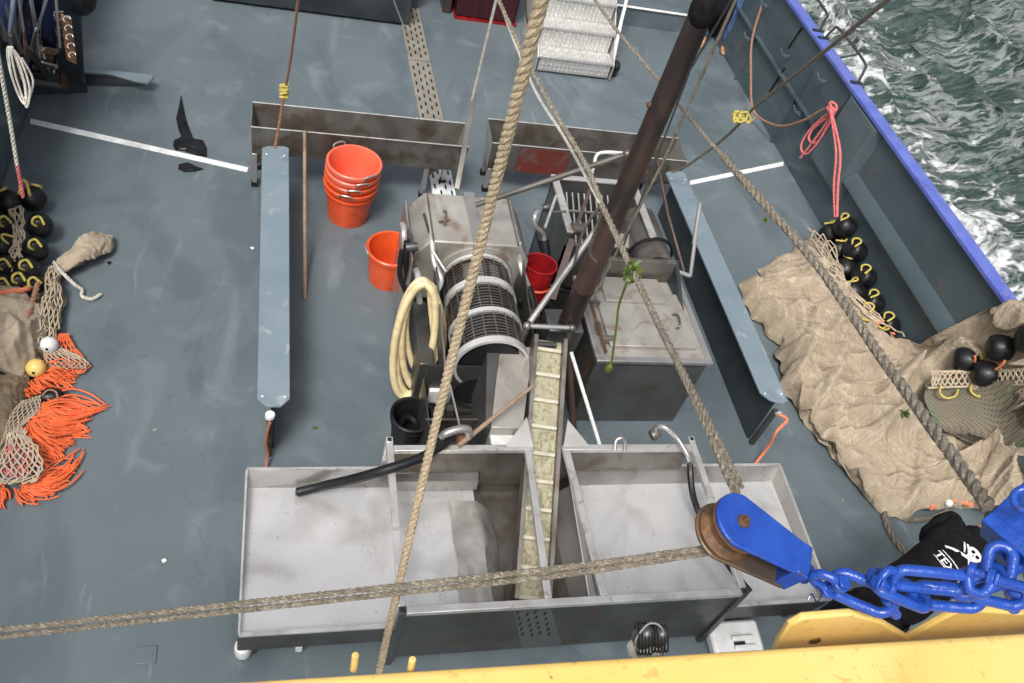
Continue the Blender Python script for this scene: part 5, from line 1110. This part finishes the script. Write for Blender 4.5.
# left group
lf = [(33,199,.10,(.4,.9,.2)),(9,203,.10,(-.6,.7,.3)),(40,226,.11,(.1,-.95,.35)),(3,226,.10,(.5,-.8,.3)),(35,249,.12,(.3,-.9,.35)),(3,247,.10,(.8,-.2,.4)),(27,270,.12,(.2,-.9,.4)),(4,268,.10,(.3,-.9,.3)),(20,283,.10,(.2,-.9,.4)),(4,287,.08,(.2,-.9,.3)),(32,287,.08,(.5,-.7,.3))]
wl = ['topmost right','topmost left','second on the right side','second on the left side','third on the right side','third on the left side','fourth on the right side','fourth on the left side','lowest middle','lowest left','lowest right']
for (x, y, z, ax), l_ in zip(lf, wl): flt('%s black float in the cluster at the left edge' % l_, P(x,y,z+.03), ax, .090, .155, 'black floats of the left net')
mesh('twine_loop', MB().tube(spline([P(19,194,.25),P(21,182,.28),P(26,182,.28),P(30,196,.2)],6), .012, 8), M_['yellowrope'], label='yellow twine loop at the top of the left float cluster', cat='twine loop')
# left nets
netting([rowz((8,208,.1),(22,205,.1)), rowz((14,240,.14),(26,238,.14)), rowz((10,262,.14),(22,262,.14)), rowz((18,285,.14),(32,285,.14))], 4, 18, .007, 'twine', 'knotted pale twine running down between the left floats', amp=.03, seed=11, lift=.03)
cloth('net_bag', [rowz((70,262,.02),(84,240,.02),(98,233,.02),(112,240,.02)), rowz((60,262,.06),(80,250,.12),(96,242,.12),(111,247,.05)), rowz((56,272,.06),(74,262,.12),(90,256,.10),(106,252,.04)), rowz((52,282,.01),(66,274,.02),(82,266,.01),(95,256,.01))], 'net', 'small tan bundle of netting lying apart on the deck at left', 'net', amp=.04, fu=2, fv=9, seed=4, jag=.02, dirang=.6)
cloth('net', [rowz((-25,285,.05),(5,288,.1),(30,300,.08),(42,312,.03)), rowz((-25,310,.15),(5,312,.2),(30,322,.16),(48,335,.03)), rowz((-25,340,.15),(2,345,.2),(22,352,.16),(38,362,.03)), rowz((-25,372,.08),(0,375,.1),(14,378,.08),(26,382,.02))], 'net', 'tan netting at the left edge just below the floats', 'net', folds=random_folds(22, 5, (-2.3,3.4), (-1.4,4.6), lambda x, y: -1.0, .6, (.3,.9), (.03,.08), (.02,.04)), amp=.04, fu=1.4, fv=5.5, seed=14, dirang=1.0)
cloth('net', [rowz((-25,375,.05),(0,376,.10),(15,372,.1),(30,368,.03)), rowz((-25,405,.1),(0,405,.13),(14,398,.1),(28,390,.03)), rowz((-25,440,.08),(-4,440,.1),(8,432,.08),(22,420,.02)), rowz((-25,475,.02),(-10,475,.04),(0,470,.04),(8,462,.01))], 'netbrown', 'dark brown mesh netting at the left edge beside the orange fringes', 'net', amp=.05, fu=1.4, fv=7, seed=17, dirang=1.2)
cloth('net', [rowz((46,272,.03),(52,268,.06),(60,272,.03)), rowz((40,300,.06),(50,298,.12),(62,300,.03)), rowz((34,325,.06),(45,325,.12),(58,330,.03)), rowz((24,350,.05),(36,352,.1),(50,350,.03)), rowz((12,375,.03),(26,374,.06),(38,368,.02))], 'netbrown', 'bunched brown net rope running down from the tan bundle to the balls', 'net', amp=.04, fu=3, fv=9, seed=21, dirang=1.3)
netting([rowz((50,270,.1),(60,268,.08)), rowz((44,300,.14),(62,300,.06)), rowz((38,330,.14),(60,335,.04)), rowz((28,355,.12),(48,352,.05))], 5, 16, .006, 'twine', 'tangled pale twine mesh over the bunched brown net at left', amp=.035, seed=22, lift=.03)
rope([P(54,262,.1),P(62,272,.12),P(74,284,.08),P(82,290,.03),P(82,296,.02),P(92,299,.02),P(101,294,.02)], .013, 'whiterope', 'pale rope end curling on the deck beside the left net')
rope([P(-10,296,.2),P(8,292,.2),P(24,290,.18),P(38,284,.14),P(42,292,.1)], .02, 'coralrope', 'thick worn coral rope under the lowest left floats')
rope([P(38,283,.2),P(26,322,.2),P(8,348,.22),P(-10,362,.2)], .018, 'brownrope', 'brown rope lying over the tan netting at the left edge')
ORN = M_['fringe']
netting([rowz((60,336,.04),(68,336,.02)), rowz((48,352,.05),(76,350,.02)), rowz((42,365,.05),(91,368,.01)), rowz((44,374,.05),(80,376,.01))], 7, 9, .005, 'fringe', 'orange diamond mesh corner beside the white ball', amp=.008, seed=31, lift=.02)
netting([rowz((44,354,.06),(60,350,.03)), rowz((46,364,.06),(88,364,.015)), rowz((50,372,.05),(86,372,.015))], 8, 6, .004, 'twine', 'pale diamond mesh overlying the orange mesh corner beside the white ball', amp=.008, seed=32, lift=.035)
netting([rowz((22,404,.08),(42,398,.05)), rowz((10,420,.1),(40,412,.06)), rowz((4,440,.1),(28,425,.07)), rowz((0,450,.08),(16,436,.06))], 7, 13, .004, 'twine', 'pale diamond mesh between the dark net and the upper orange fringe', amp=.006, seed=33, lift=.03)
netting([rowz((10,440,.10),(28,438,.08)), rowz((4,458,.12),(40,456,.09)), rowz((0,476,.12),(46,474,.06)), rowz((2,490,.08),(34,488,.04))], 7, 12, .006, 'twine', 'knotted pale mesh clump over the lower orange fringe', amp=.03, seed=34, lift=.05)
netting([rowz((12,444,.08),(28,442,.06)), rowz((8,460,.1),(34,460,.07)), rowz((6,480,.08),(30,482,.05))], 5, 9, .007, 'redrope', 'red twine mesh tangled inside the pale mesh clump', amp=.03, seed=35, lift=.05)
def fringe(label, bases, tips, n, seed, z=.10, r=.0050, bend=6):
    rnd = random.Random(seed); mb = MB()
    for k in range(n):
        u = k/(n-1); i = u*(len(bases)-1); a_ = int(min(i, len(bases)-2)); f = i-a_
        bx_ = bases[a_][0]*(1-f)+bases[a_+1][0]*f+rnd.gauss(0,2); by = bases[a_][1]*(1-f)+bases[a_+1][1]*f+rnd.gauss(0,2)
        u2 = min(1, max(0, u+rnd.gauss(0,.07))); i = u2*(len(tips)-1); a_ = int(min(i, len(tips)-2)); f = i-a_
        tx = tips[a_][0]*(1-f)+tips[a_+1][0]*f+rnd.gauss(0,3); ty = tips[a_][1]*(1-f)+tips[a_+1][1]*f+rnd.gauss(0,2)
        L_ = rnd.uniform(.72,1.0); tx = bx_+(tx-bx_)*L_; ty = by+(ty-by)*L_
        px, py = -(ty-by), tx-bx_; s_ = (1 if rnd.random() > .35 else -1)*rnd.uniform(.03,.24); lay = rnd.random()
        pts = [P(bx_,by,z*(.5+.5*lay)), P(bx_+(tx-bx_)*.33+px*s_, by+(ty-by)*.33+py*s_, z*(.35+.7*lay)), P(bx_+(tx-bx_)*.7+px*s_*.8, by+(ty-by)*.7+py*s_*.8, z*(.12+.5*lay)), P(tx,ty,.008+.02*lay)]
        sp2 = spline(pts, 5); mb.tube(sp2, [r*rnd.uniform(.9,1.3)]*(len(sp2)-3)+[r,r*.8,r*.4], 5)
    return mesh('twine_fringe', mb, ORN, label=label, cat='twine fringe')
fringe('orange twine fringe below the yellow ball, uppermost of the fringes', [(50,365),(40,375),(26,392)], [(78,372),(76,384),(66,392),(30,397)], 80, 1)
fringe('long pointed orange twine fringe in the middle of the left net', [(48,402),(40,412),(32,425)], [(109,405),(95,412),(88,420),(92,436)], 110, 2)
fringe('curly orange twine fringe hanging below the long pointed one', [(34,418),(30,426),(22,436)], [(88,430),(70,448),(60,462),(46,468)], 110, 3, z=.12)
fringe('lowest orange twine fringe curling along the deck at left', [(44,478),(30,486),(16,492)], [(84,446),(82,470),(56,494),(22,506)], 80, 4, z=.06)
fringe('short orange twine fringe at the very lower left edge', [(4,486),(0,492)], [(8,500),(-6,512)], 26, 5, z=.05)
for (x, y, z, r, m, l_) in ((49,345,.1,.058,'white','white ball lying on the left net'), (36,368,.12,.062,'yellow','yellow ball lying below the white one on the left net')):
    b_ = MB().ball(P(x,y,z), r, 24, 16); t = thing('ball_float', l_, 'ball', P(x,y,z)); mesh('shell', b_, M_[m] if m == 'white' else M_['ballyellow'] if 'ballyellow' in M_ else M_['yellow'], t)
    mesh('bore', MB().lathe([(0,0),(.010,0)], axis_m(P(x,y,z)+cv(.2,-.5,.85).normalized()*(r+.0005), cv(.2,-.5,.85)), 12), M_['black'], t)
t = thing('float', 'dark brown float half hidden under the orange fringes', 'float', P(50,396,.04)); mesh('float_body', MB().ball(P(50,396,.05),(.09,.06,.05)), M_['float'], t); mesh('strap', MB().tube(spline([P(42,396,.1),P(48,390,.13),P(56,392,.13),P(58,400,.1)],6),.006,6), M_['brownrope'], t)

# brown rope on deck near person
rope([P(884,512,.02),P(888,528,.02),P(898,544,.02),P(912,558,.02)], .026, 'darkrope', 'thick brown rope on the deck between the netting and the crewman')
rope([P(898,515,.02),P(910,520,.02),P(930,518,.03),P(948,512,.05)], .022, 'darkrope', 'brown rope curving along the lower edge of the netting')
rope([P(930,508,.1),P(950,500,.12),P(972,505,.12)], .02, 'coralrope', 'worn coral rope along the lower edge of the netting near the crewman')
t = mesh('ball_float', MB().ball(P(949,503,.16), .03, 16, 10), M_['white'], label='small white ball at the netting edge above the crewman', cat='ball')

# ================================================================ rag, debris
rg = MB()
def flat_poly(pts, z0=.004, h=.03, seed=0):
    c = V((sum(p[0] for p in pts)/len(pts), sum(p[1] for p in pts)/len(pts), 0)); n = len(pts); vs_ = []
    for k, f in enumerate((1.0, .75, .4)):
        for i, (x, y) in enumerate(pts):
            vs_.append(P(c.x+(x-c.x)*f, c.y+(y-c.y)*f, z0+h*(1-f)*(1+.8*math.sin(i*2.3+seed)) + (.0 if k == 0 else .01)))
    vs_.append(P(c.x, c.y, z0+h)); fs = []
    for k in range(2):
        for i in range(n): j = (i+1) % n; fs.append((k*n+i, k*n+j, (k+1)*n+j, (k+1)*n+i))
    for i in range(n): fs.append((2*n+i, 2*n+(i+1) % n, 3*n))
    return vs_, fs
t = thing('rubbish_bag', 'torn black plastic sheet lying across the left white line', 'plastic sheet', P(190,145))
vs_, fs = flat_poly([(174,140),(182,136),(192,138),(203,140),(207,148),(207,157),(196,155),(184,151),(175,150),(173,145)], h=.05)
mesh('sheet', MB().add(vs_, fs), M_['rubber'], t)
vs_, fs = flat_poly([(181,94),(183,104),(186,118),(190,130),(194,139),(182,139),(178,128),(176,118),(179,106)], h=.03, seed=2)
mesh('torn_strip', MB().add(vs_, fs), M_['rubber'], t)
vs_, fs = flat_poly([(179,164),(188,162),(196,166),(204,169),(196,171),(184,172),(178,169)], h=.02, seed=4)
mesh('torn_strip', MB().add(vs_, fs), M_['rubber'], t)
k = 0
deb = [(164,561,.02,'white','tiny white scrap on the deck below the orange fringes'),(109,263,.02,'black','tiny dark scrap on the deck beside the small tan bundle'),(315,428,.02,'weed','small dark weed scrap right of the left board'),(252,248,.02,'white','whitish scrap on deck left of the left board'),(430,212,.015,'white','whitish scrap left of the drum hood'),(392,372,.03,'weed','small green weed scrap left of the cream hose'),(397,324,.03,'weed','green weed scrap beside the upper part of the cream hose'),(155,430,.02,'clear','pale smear on the deck right of the orange fringes'),(842,500,.015,'clear','tiny pale scrap on the deck below the netting')]
rnd = random.Random(9)
for (x, y, r, m, l_) in deb:
    c = P(x,y,.004); n = 9; ps = [c+V((r*math.cos(2*math.pi*i/n)*rnd.uniform(.4,1.2), r*math.sin(2*math.pi*i/n)*rnd.uniform(.4,1.2), 0)) for i in range(n)]
    mesh('scrap', MB().loft(ps, [p+V((0,0,.004)) for p in ps]), M_[m], label=l_, cat='scrap')
c = P(147,655,.004)
mesh('deck_plate', MB().box((c.x-.07,c.y-.05,.002),(c.x+.05,c.y+.05,.008)), M_['deck'], label='small square deck hatch plate at the lower left', cat='hatch plate', bevel=.003)

# ================================================================ gear at top left
t = thing('trawl_gear', 'dark glossy navy trawl gear frame with chrome rods in the top left corner', 'trawl gear', P(60,85))
def pp(pts, z, th, m, nm, bev=.01): return mesh(nm, MB().loft([P(x,y,z) for x, y in pts], [P(x,y,z)+V((0,.0,th)) for x, y in pts]), M_[m], t, bevel=bev)
def slab(nm, a, b, wd, ht, m, up=V((0,0,1))): return mesh(nm, MB().bar(a, b, wd, ht, up), M_[m], t, bevel=.01)
slab('shoe_plate', P(66,84,.08), P(62,-10,1.0), .24, .06, 'rust', V((1,0,.2)))
sq = slab('side_plate', P(72,80,.16), P(66,-12,1.35), .05, .20, 'darkpaint', V((1,0,0)))
slab('runner', P(30,84,.06), P(86,82,.06), .16, .12, 'darkpaint')
slab('back_plate', P(22,80,.2), P(36,-10,1.2), .14, .03, 'navy', V((.6,-.6,.4)))
slab('back_plate', P(48,66,.25), P(53,-10,1.0), .13, .03, 'navy', V((.3,-.8,.3)))
slab('upper_plate', P(2,60,.5), P(6,-20,1.5), .16, .04, 'railblue', V((.4,-.7,.5)))
slab('bolt_box', P(42,56,.4), P(55,60,.38), .12, .10, 'rust')
for (a_, b_, r) in (((4,20,.9),(20,62,.45),.02),((20,-5,1.4),(38,62,.4),.022),((52,-8,1.3),(33,30,.8),.018),((26,0,1.3),(30,40,.7),.014),((58,50,.45),(60,68,.3),.018)):
    mesh('rod', MB().tube([P(*a_)+cv(0,0,.32), P(*b_)+cv(0,0,.25)], r, 10), M_['steel'], t)
for (a_, b_, wd, ht, m_) in (((8,-8,1.5),(22,50,.7),.05,.03,'steel'),((30,-8,1.4),(14,40,.9),.16,.02,'railblue'),((40,-8,1.3),(46,44,.6),.14,.02,'navy'),((44,4,1.25),(34,52,.5),.03,.02,'steel'),((58,-8,1.3),(44,36,.8),.02,.02,'rust'),((34,48,.5),(52,74,.2),.10,.04,'darkpaint'),((4,30,1.0),(14,84,.4),.06,.05,'steeldark'),((62,14,1.15),(84,-4,1.25),.03,.02,'steel'),((24,84,.1),(60,84,.1),.06,.10,'black')):
    slab('brace_plate', P(*a_)+cv(0,0,.30), P(*b_)+cv(0,0,.22), wd, ht, m_, cv(.2,.5,.85))
for (x_, y_, z_, r_) in ((22,58,.6,.04),(50,50,.5,.05),(36,66,.35,.05),(12,40,.9,.05),(58,76,.18,.03)):
    mesh('hub', MB().lathe([(0,.03),(r_,.03),(r_*1.2,0),(r_*1.2,-.03),(0,-.03)], axis_m(P(x_,y_,z_)+cv(0,0,.25), cv(.3,.3,.9)), 18), M_['steeldark'], t)
mesh('bolt', MB().ball(P(54,71,.2),.035,12,8), M_['steel'], t)
for k in range(6):
    u = k/5; c = P(66.5+2.5*u+1, 18+38*u, 1.16-.66*u) ; c = c + cv(0,0,.12)
    mesh('welded_mark', MB().bar(c-RT*.035, c+RT*.035, .012, .008, cv(0,0,1)).bar(c-RT*.035, c-RT*.035+UP*(.035 if k % 2 else -.035), .012, .008, cv(0,0,1)), M_['mastsleeve'], t)
for (a_, b_, wd, m_) in (((14,-6),(10,34),.05,'lidpaint'),((10,34),(18,84),.04,'steeldark'),((30,-6),(36,30),.045,'steel'),((36,30),(28,62),.03,'steeldark'),((48,-6),(36,34),.018,'steel'),((36,28),(40,64),.016,'steel'),((18,-6),(26,46),.012,'steel'),((24,30),(28,84),.012,'rust'),((56,-4),(60,48),.012,'steel'),((43,50),(57,52),.05,'rust'),((42,62),(57,66),.012,'steel'),((30,48),(52,80),.06,'black'),((22,80),(60,86),.07,'black')):
    slab('linkage', D(a_[0],a_[1],5.9), D(b_[0],b_[1],6.3), wd, .02, m_, cv(0,0,1))
slab('number_plate', D(66,16,5.95), D(72,62,6.25), .085, .015, 'rust', cv(0,0,1))
for k in range(5):
    c = D(67+1.3*k,19+9*k,5.9+.06*k)
    mesh('welded_mark', MB().tube([c+cv(.026*math.cos(q_*.7),.026*math.sin(q_*.7)*.8,.0) for q_ in range(7)], .0035, 5), M_['framealu'], t)
mesh('roller', MB().ball(P(80,-2,1.2),(.12,.1,.14)), M_['rubber'], t)
t = thing('steel_blade', 'pale blue edged steel blade sticking out of the trawl gear over the deck', 'blade', P(118,80))
z = .12; T_ = [P(82,69,z),P(110,70,z),P(146,74,z),P(154,76,z),P(148,83,z),P(136,81,z),P(110,73.5,z),P(82,72,z)]
mesh('edge_plate', MB().loft([p-V((0,0,.02)) for p in T_], T_), M_['lidpaint'], t, bevel=.003)
T2 = [P(82,72.2,z-.02),P(110,73.8,z-.02),P(136,81.2,z-.02),P(147,83.5,z-.02),P(140,85.5,.02),P(82,84.5,.02)]
mesh('web', MB().plate(T2, .012), M_['darkpaint'], t)
hk = []
for k, (dx, dy) in enumerate(((0,0),(4.5,3),(-2,-6),(8,-4))):
    hk += [D(9+dx*.4,47,4.3), D(11+dx,72+dy,4.4), D(19+dx,96+dy,4.5), D(26+dx*.3,104+dy,4.5), D(25+dx,84+dy,4.45), D(17+dx*.6,58,4.35)]
mesh('rope_hank', MB().tube(spline(hk,5), .0055, 6), M_['whiterope'], label='hank of cream cord hanging on the trawl gear at the left edge', cat='rope')

# ================================================================ people
def skin_mesh(name, pts, edges, radii, m, parent, sub=2, disp=0, seed=0):
    me = bpy.data.meshes.new(name); org = ORG[parent]; me.from_pydata([V(p)-org for p in pts], edges, []); me.materials.append(m)
    o = bpy.data.objects.new(name, me); sc.collection.objects.link(o); o.parent = parent; ORG[o] = org
    md = o.modifiers.new('skin', 'SKIN'); md.use_smooth_shade = True; md.branch_smoothing = .4
    if not me.skin_vertices: me.skin_vertices.new() if hasattr(me.skin_vertices, 'new') else None
    for i, r in enumerate(radii):
        sv = me.skin_vertices[0].data[i]; sv.radius = r if isinstance(r, tuple) else (r, r); sv.use_root = (i == 0)
    s_ = o.modifiers.new('sub', 'SUBSURF'); s_.levels = s_.render_levels = sub
    if disp:
        tx = bpy.data.textures.new(name+'_folds', 'CLOUDS'); tx.noise_scale = .09; d = o.modifiers.new('folds', 'DISPLACE'); d.texture = tx; d.strength = disp; d.mid_level = .5; d.texture_coords = 'LOCAL'
    return o
def mkskin(name, chains, m, parent, **kw):
    """chains: list of lists of (key, point, radius); shared keys join chains"""
    ids = {}; pts = []; rad = []; ed = []
    for ch_ in chains:
        prev = None
        for k, p, r in ch_:
            if k not in ids: ids[k] = len(pts); pts.append(p); rad.append(r)
            if prev is not None: ed.append((prev, ids[k]))
            prev = ids[k]
    me_ok = bpy.data.meshes.new('tmp'); bpy.data.meshes.remove(me_ok)
    return skin_mesh(name, pts, ed, rad, m, parent, **kw)
def person(label, J, top, trousers, shoe, face, emblem=False, hair='hair'):
    t = thing('person', label, 'person', V(((J['footL'].x+J['footR'].x)/2, (J['footL'].y+J['footR'].y)/2, 0)))
    def mid(a, b, f=.5): return V(a).lerp(V(b), f)
    hipc = mid(J['hipL'], J['hipR']); f = V(face).normalized()
    # continuous body
    body = [[('pel',hipc,.09),('waist',J['waist'],.09),('chest',J['chest'],(.12,.10)),('neck',J['neck'],.055),('head0',mid(J['neck'],J['head'],.6),.06),('head',J['head'],.088),('crown',J['head']+(J['head']-J['neck']).normalized()*.07,.075)]]
    for s_ in 'LR':
        body.append([('chest',J['chest'],(.12,.10)),('sh'+s_,J['sh'+s_],.045),('el'+s_,J['el'+s_],.04),('wr'+s_,J['wr'+s_],.027)])
        d = (J['wr'+s_]-J['el'+s_]).normalized(); pl = J['wr'+s_]+d*.07; body[-1].append(('palm'+s_, pl, (.034,.018)))
        body.append([('pel',hipc,.09),('hip'+s_,J['hip'+s_],.06),('kn'+s_,J['kn'+s_],.05),('an'+s_,J['an'+s_],.04),('toe'+s_,J['foot'+s_]+V((f.x,f.y,0)).normalized()*.14+V((0,0,.03)),.03)])
    b = mkskin('body', body, M_['skin'], t)
    for s_ in 'LR':
        d = (J['wr'+s_]-J['el'+s_]).normalized(); x = d.cross(V((0,0,1))); x = x.normalized() if x.length > .05 else V((1,0,0)); n_ = d.cross(x)
        pl = J['wr'+s_]+d*.085; fg = MB()
        for k, (o_, ln) in enumerate(((-.030,.062),(-.010,.074),(.011,.070),(.030,.054))):
            a0 = pl+x*o_; fg.tube([a0-d*.02, a0+d*ln*.4, a0+d*ln*.75+n_*.014, a0+d*ln*.92+n_*.034], [.010,.0095,.009,.007], 8)
        fg.tube([pl-d*.05+x*.03, pl-d*.02+x*.052+n_*.006, pl+d*.01+x*.058+n_*.018], [.012,.011,.008], 8)
        mesh('fingers', fg, M_['skin'], t)
    fl = mesh('face_features', MB().ball(J['head']+f*.095-V((0,0,.005)), (.013,.013,.02)).ball(J['head']+f*.08+f.cross(V((0,0,1))).normalized()*.03+V((0,0,.015)), .009).ball(J['head']+f*.08-f.cross(V((0,0,1))).normalized()*.03+V((0,0,.015)), .009).ball(J['head']+f.cross(V((0,0,1))).normalized()*.085,(.018,.018,.03)).ball(J['head']-f.cross(V((0,0,1))).normalized()*.085,(.018,.018,.03)), M_['skin'], t)
    up_ = (J['head']-J['neck']).normalized()
    mesh('hair', MB().ball(J['head']+up_*.035-f*.02, (.100,.100,.095), 24, 16), M_[hair], t)
    tr = []
    tr.append([('pel',hipc,(.165,.135)),('waist',mid(hipc,J['waist'],.6),(.155,.125))])
    for s_ in 'LR': tr.append([('pel',hipc,(.165,.135)),('hip'+s_,J['hip'+s_],.105),('kn'+s_,J['kn'+s_],.080),('mid'+s_,mid(J['kn'+s_],J['an'+s_]),.072),('an'+s_,J['an'+s_]+V((0,0,.02)),.068)])
    mkskin('trousers', tr, M_[trousers], t, disp=.03)
    sh = [[('hem',mid(hipc,J['waist'],.1),(.19,.15)),('waist',J['waist'],(.19,.145)),('chest',J['chest'],(.20,.15)),('neck',mid(J['chest'],J['neck'],.75),(.085,.075))]]
    for s_ in 'LR': sh.append([('chest',J['chest'],(.20,.15)),('sh'+s_,J['sh'+s_],.088),('el'+s_,J['el'+s_],.066),('wr'+s_,mid(J['el'+s_],J['wr'+s_],.9),.048)])
    sw = mkskin('sweatshirt', sh, M_[top], t, disp=.03)
    for s_ in 'LR':
        d = V((f.x,f.y,0)).normalized(); x = V((-d.y,d.x,0)); c = J['foot'+s_]; bt = MB(); rings = []
        for l_, w_, h in ((-.09,.030,.06),(-.07,.042,.10),(-.02,.045,.115),(.05,.047,.085),(.12,.050,.062),(.17,.040,.050),(.195,.018,.038)):
            rings.append([c+d*l_+x*w_*math.cos(a_)+V((0,0,max(.012, h*.5+h*.5*math.sin(a_)))) for a_ in [2*math.pi*i/12 for i in range(12)]])
        for a_, b_ in zip(rings, rings[1:]): bt.loft(a_, b_)
        bo = mesh('boot', bt, M_[shoe], t, sharp=60); mesh('sole', MB().bar(c-d*.09+V((0,0,.010)), c+d*.185+V((0,0,.010)), .094, .018), M_['rubber'], bo, bevel=.006)
    return t, sw
# crewman bending over, lower right
hip = P(878,612,.92); ne = P(992,527,1.02); fw = V((ne.x-hip.x, ne.y-hip.y, 0)).normalized(); sd_ = V((-fw.y, fw.x, 0))  # left of walking direction
J = dict(waist=P(912,588,1.0), chest=P(955,555,1.05), neck=ne, head=ne+fw*.17+V((0,0,-.07)))
for s_, k in (('L', 1), ('R', -1)):
    J['sh'+s_] = P(972,541,1.04)+sd_*.17*k; J['hip'+s_] = hip+sd_*.10*k+V((0,0,-.02))
    J['kn'+s_] = hip+sd_*.14*k+fw*.10+V((0,0,-.45)); J['an'+s_] = V((hip.x,hip.y,.09))+sd_*.16*k; J['foot'+s_] = V((hip.x,hip.y,0))+sd_*.16*k
J['elL'] = P(930,533,1.0); J['wrL'] = P(927,549,.84)
J['elR'] = J['shR']+fw*.05+V((0,0,-.28)); J['wrR'] = J['shR']+fw*.18+V((0,0,-.52))
J['elL'] = J['shL']-fw*.10+sd_*.10+V((0,0,-.24)) if (J['elL']-J['shL']).length > .45 else J['elL']
tp, sw = person('crewman in black sweatshirt with white skull print, bending over beside the netting', J, 'cloth', 'cloth', 'rubber', fw*.6+V((0,0,-.8)), True)
# emblem on the back (flat print wrapped on the shirt)
ec = P(967,557,1.2); ux = (P(985,585,1.2)-P(958,553,1.2)); ux.z = 0; ux.normalize(); uy = V((-ux.y, ux.x, 0))
def E2(x, y): return ec+ux*x*1.2+uy*y*1.2
em = MB()
def strip(a, b, w_, n=10, bow=0.):
    a, b = V((*a,0)), V((*b,0)); d = (b-a).normalized(); q = V((-d.y,d.x,0)); vs_ = []
    for i in range(n+1):
        u = i/n; c = a.lerp(b,u)+q*bow*math.sin(math.pi*u); ww = w_*(1-.35*abs(2*u-1)); vs_ += [E2(*(c-q*ww/2).xy), E2(*(c+q*ww/2).xy)]
    em.add(vs_, [(2*i,2*i+1,2*i+3,2*i+2) for i in range(n)])
def disc(c, rx, ry, n=20):
    vs_ = [E2(c[0],c[1])]+[E2(c[0]+rx*f_*math.cos(2*math.pi*i/n), c[1]+ry*f_*math.sin(2*math.pi*i/n)) for f_ in (.5,1) for i in range(n)]
    em.add(vs_, [(0,1+i,1+(i+1)%n) for i in range(n)]+[(1+i,1+n+i,1+n+(i+1)%n,1+(i+1)%n) for i in range(n)])
strip((-.10,-.02),(.075,.085),.016,12,.012); strip((.095,-.055),(-.055,.105),.016,12,-.012)
strip((.055,.045),(.085,.085),.010); strip((-.03,.055),(-.07,.10),.010)
def skull():
    n = 28; out = []; 
    for i in range(n):
        a_ = 2*math.pi*i/n; r_ = .040+(.004*math.cos(2*a_)); out.append((.002+r_*math.cos(a_)*.95, .098+r_*math.sin(a_)*(1.0 if math.sin(a_) > 0 else .8)))
    em.add([E2(.002,.098)]+[E2(*p) for p in out], [(0,1+i,1+(i+1)%n) for i in range(n)])
skull(); em.add([E2(-.018,.072),E2(.022,.072),E2(.018,.050),E2(-.014,.050)], [(0,1,2,3)])
strip((-.085,-.045),(.085,-.045),.006); strip((-.085,-.112),(.085,-.112),.006)
cu = bpy.data.curves.new('print', 'FONT'); cu.body = 'TEXEL'; cu.size = .068; cu.align_x = 'CENTER'; cu.offset = .0012
co = bpy.data.objects.new('print', cu); sc.collection.objects.link(co); tm = bpy.data.meshes.new_from_object(co.evaluated_get(bpy.context.evaluated_depsgraph_get())); bpy.data.objects.remove(co)
em.add([E2(v_.co.x*.95, v_.co.y*.9-.104) for v_ in tm.vertices], [tuple(p.vertices) for p in tm.polygons])
dark = MB(); em2 = em; em = dark
disc((-.012,.100),.010,.011,12); disc((.018,.100),.010,.011,12); disc((.003,.084),.004,.005,10)
for k in range(3): strip((-.008+.010*k,.052),(-.008+.010*k,.070),.002,2)
em = em2
bpy.context.view_layer.update(); dg = bpy.context.evaluated_depsgraph_get()
from mathutils.bvhtree import BVHTree
so_ = sw.evaluated_get(dg); tree = BVHTree.FromPolygons([so_.matrix_world @ v_.co for v_ in so_.data.vertices], [tuple(p.vertices) for p in so_.data.polygons])
def onto(mb, off):
    for i, p in enumerate(mb.v):
        h, n_, _, _ = tree.ray_cast(V((p.x, p.y, 2.2)), V((0,0,-1)))
        mb.v[i] = h+n_*off if h else V((p.x, p.y, 1.2))
bmx = bmesh.new()
def refine(mb, cuts=2):
    bm = bmesh.new(); vv = [bm.verts.new(p) for p in mb.v]
    for f_ in mb.f:
        try: bm.faces.new([vv[i] for i in f_])
        except ValueError: pass
    bmesh.ops.triangulate(bm, faces=bm.faces)
    for _ in range(2): bmesh.ops.subdivide_edges(bm, edges=[e for e in bm.edges if e.calc_length() > .012], cuts=1)
    bm.verts.ensure_lookup_table(); bm.verts.index_update(); o = MB(); o.v = [v_.co.copy() for v_ in bm.verts]; o.f = [tuple(v_.index for v_ in f_.verts) for f_ in bm.faces]; bm.free(); return o
em = refine(em); dark = refine(dark)
onto(em, .004); onto(dark, .0065)
ORG[sw] = ORG[tp]
mesh2('back_print', [em, dark], [M_['print'], M_['cloth']], sw, label='white skull, crossed swords and the word TEXEL on the back')

# crewman at top behind the mast
f0 = P(716,47,0); f1 = P(699,55,0)
cc = (f0+f1)/2+V((.12,.16,0)); d = V((-.35,-.95,0)).normalized(); sd_ = V((-d.y,d.x,0))
J = dict(waist=cc+V((0,0,1.08)), chest=cc+V((0,0,1.32)), neck=cc+V((0,0,1.52)), head=cc+V((0,0,1.66))+d*.03)
for s_, k in (('L', 1), ('R', -1)):
    J['sh'+s_] = cc+sd_*.17*k+V((0,0,1.44)); J['hip'+s_] = cc+sd_*.10*k+V((0,0,.90)); J['foot'+s_] = cc+sd_*.15*k
    J['an'+s_] = J['foot'+s_]+V((0,0,.09)); J['kn'+s_] = cc+sd_*.12*k+d*.03+V((0,0,.50))
    J['el'+s_] = J['sh'+s_]+sd_*.06*k+V((0,0,-.29)); J['wr'+s_] = J['el'+s_]+d*.16+V((0,0,-.20))
person('crewman in blue jeans and tan shoes standing behind the mast at the top edge', J, 'cloth', 'jeans', 'leather', d)
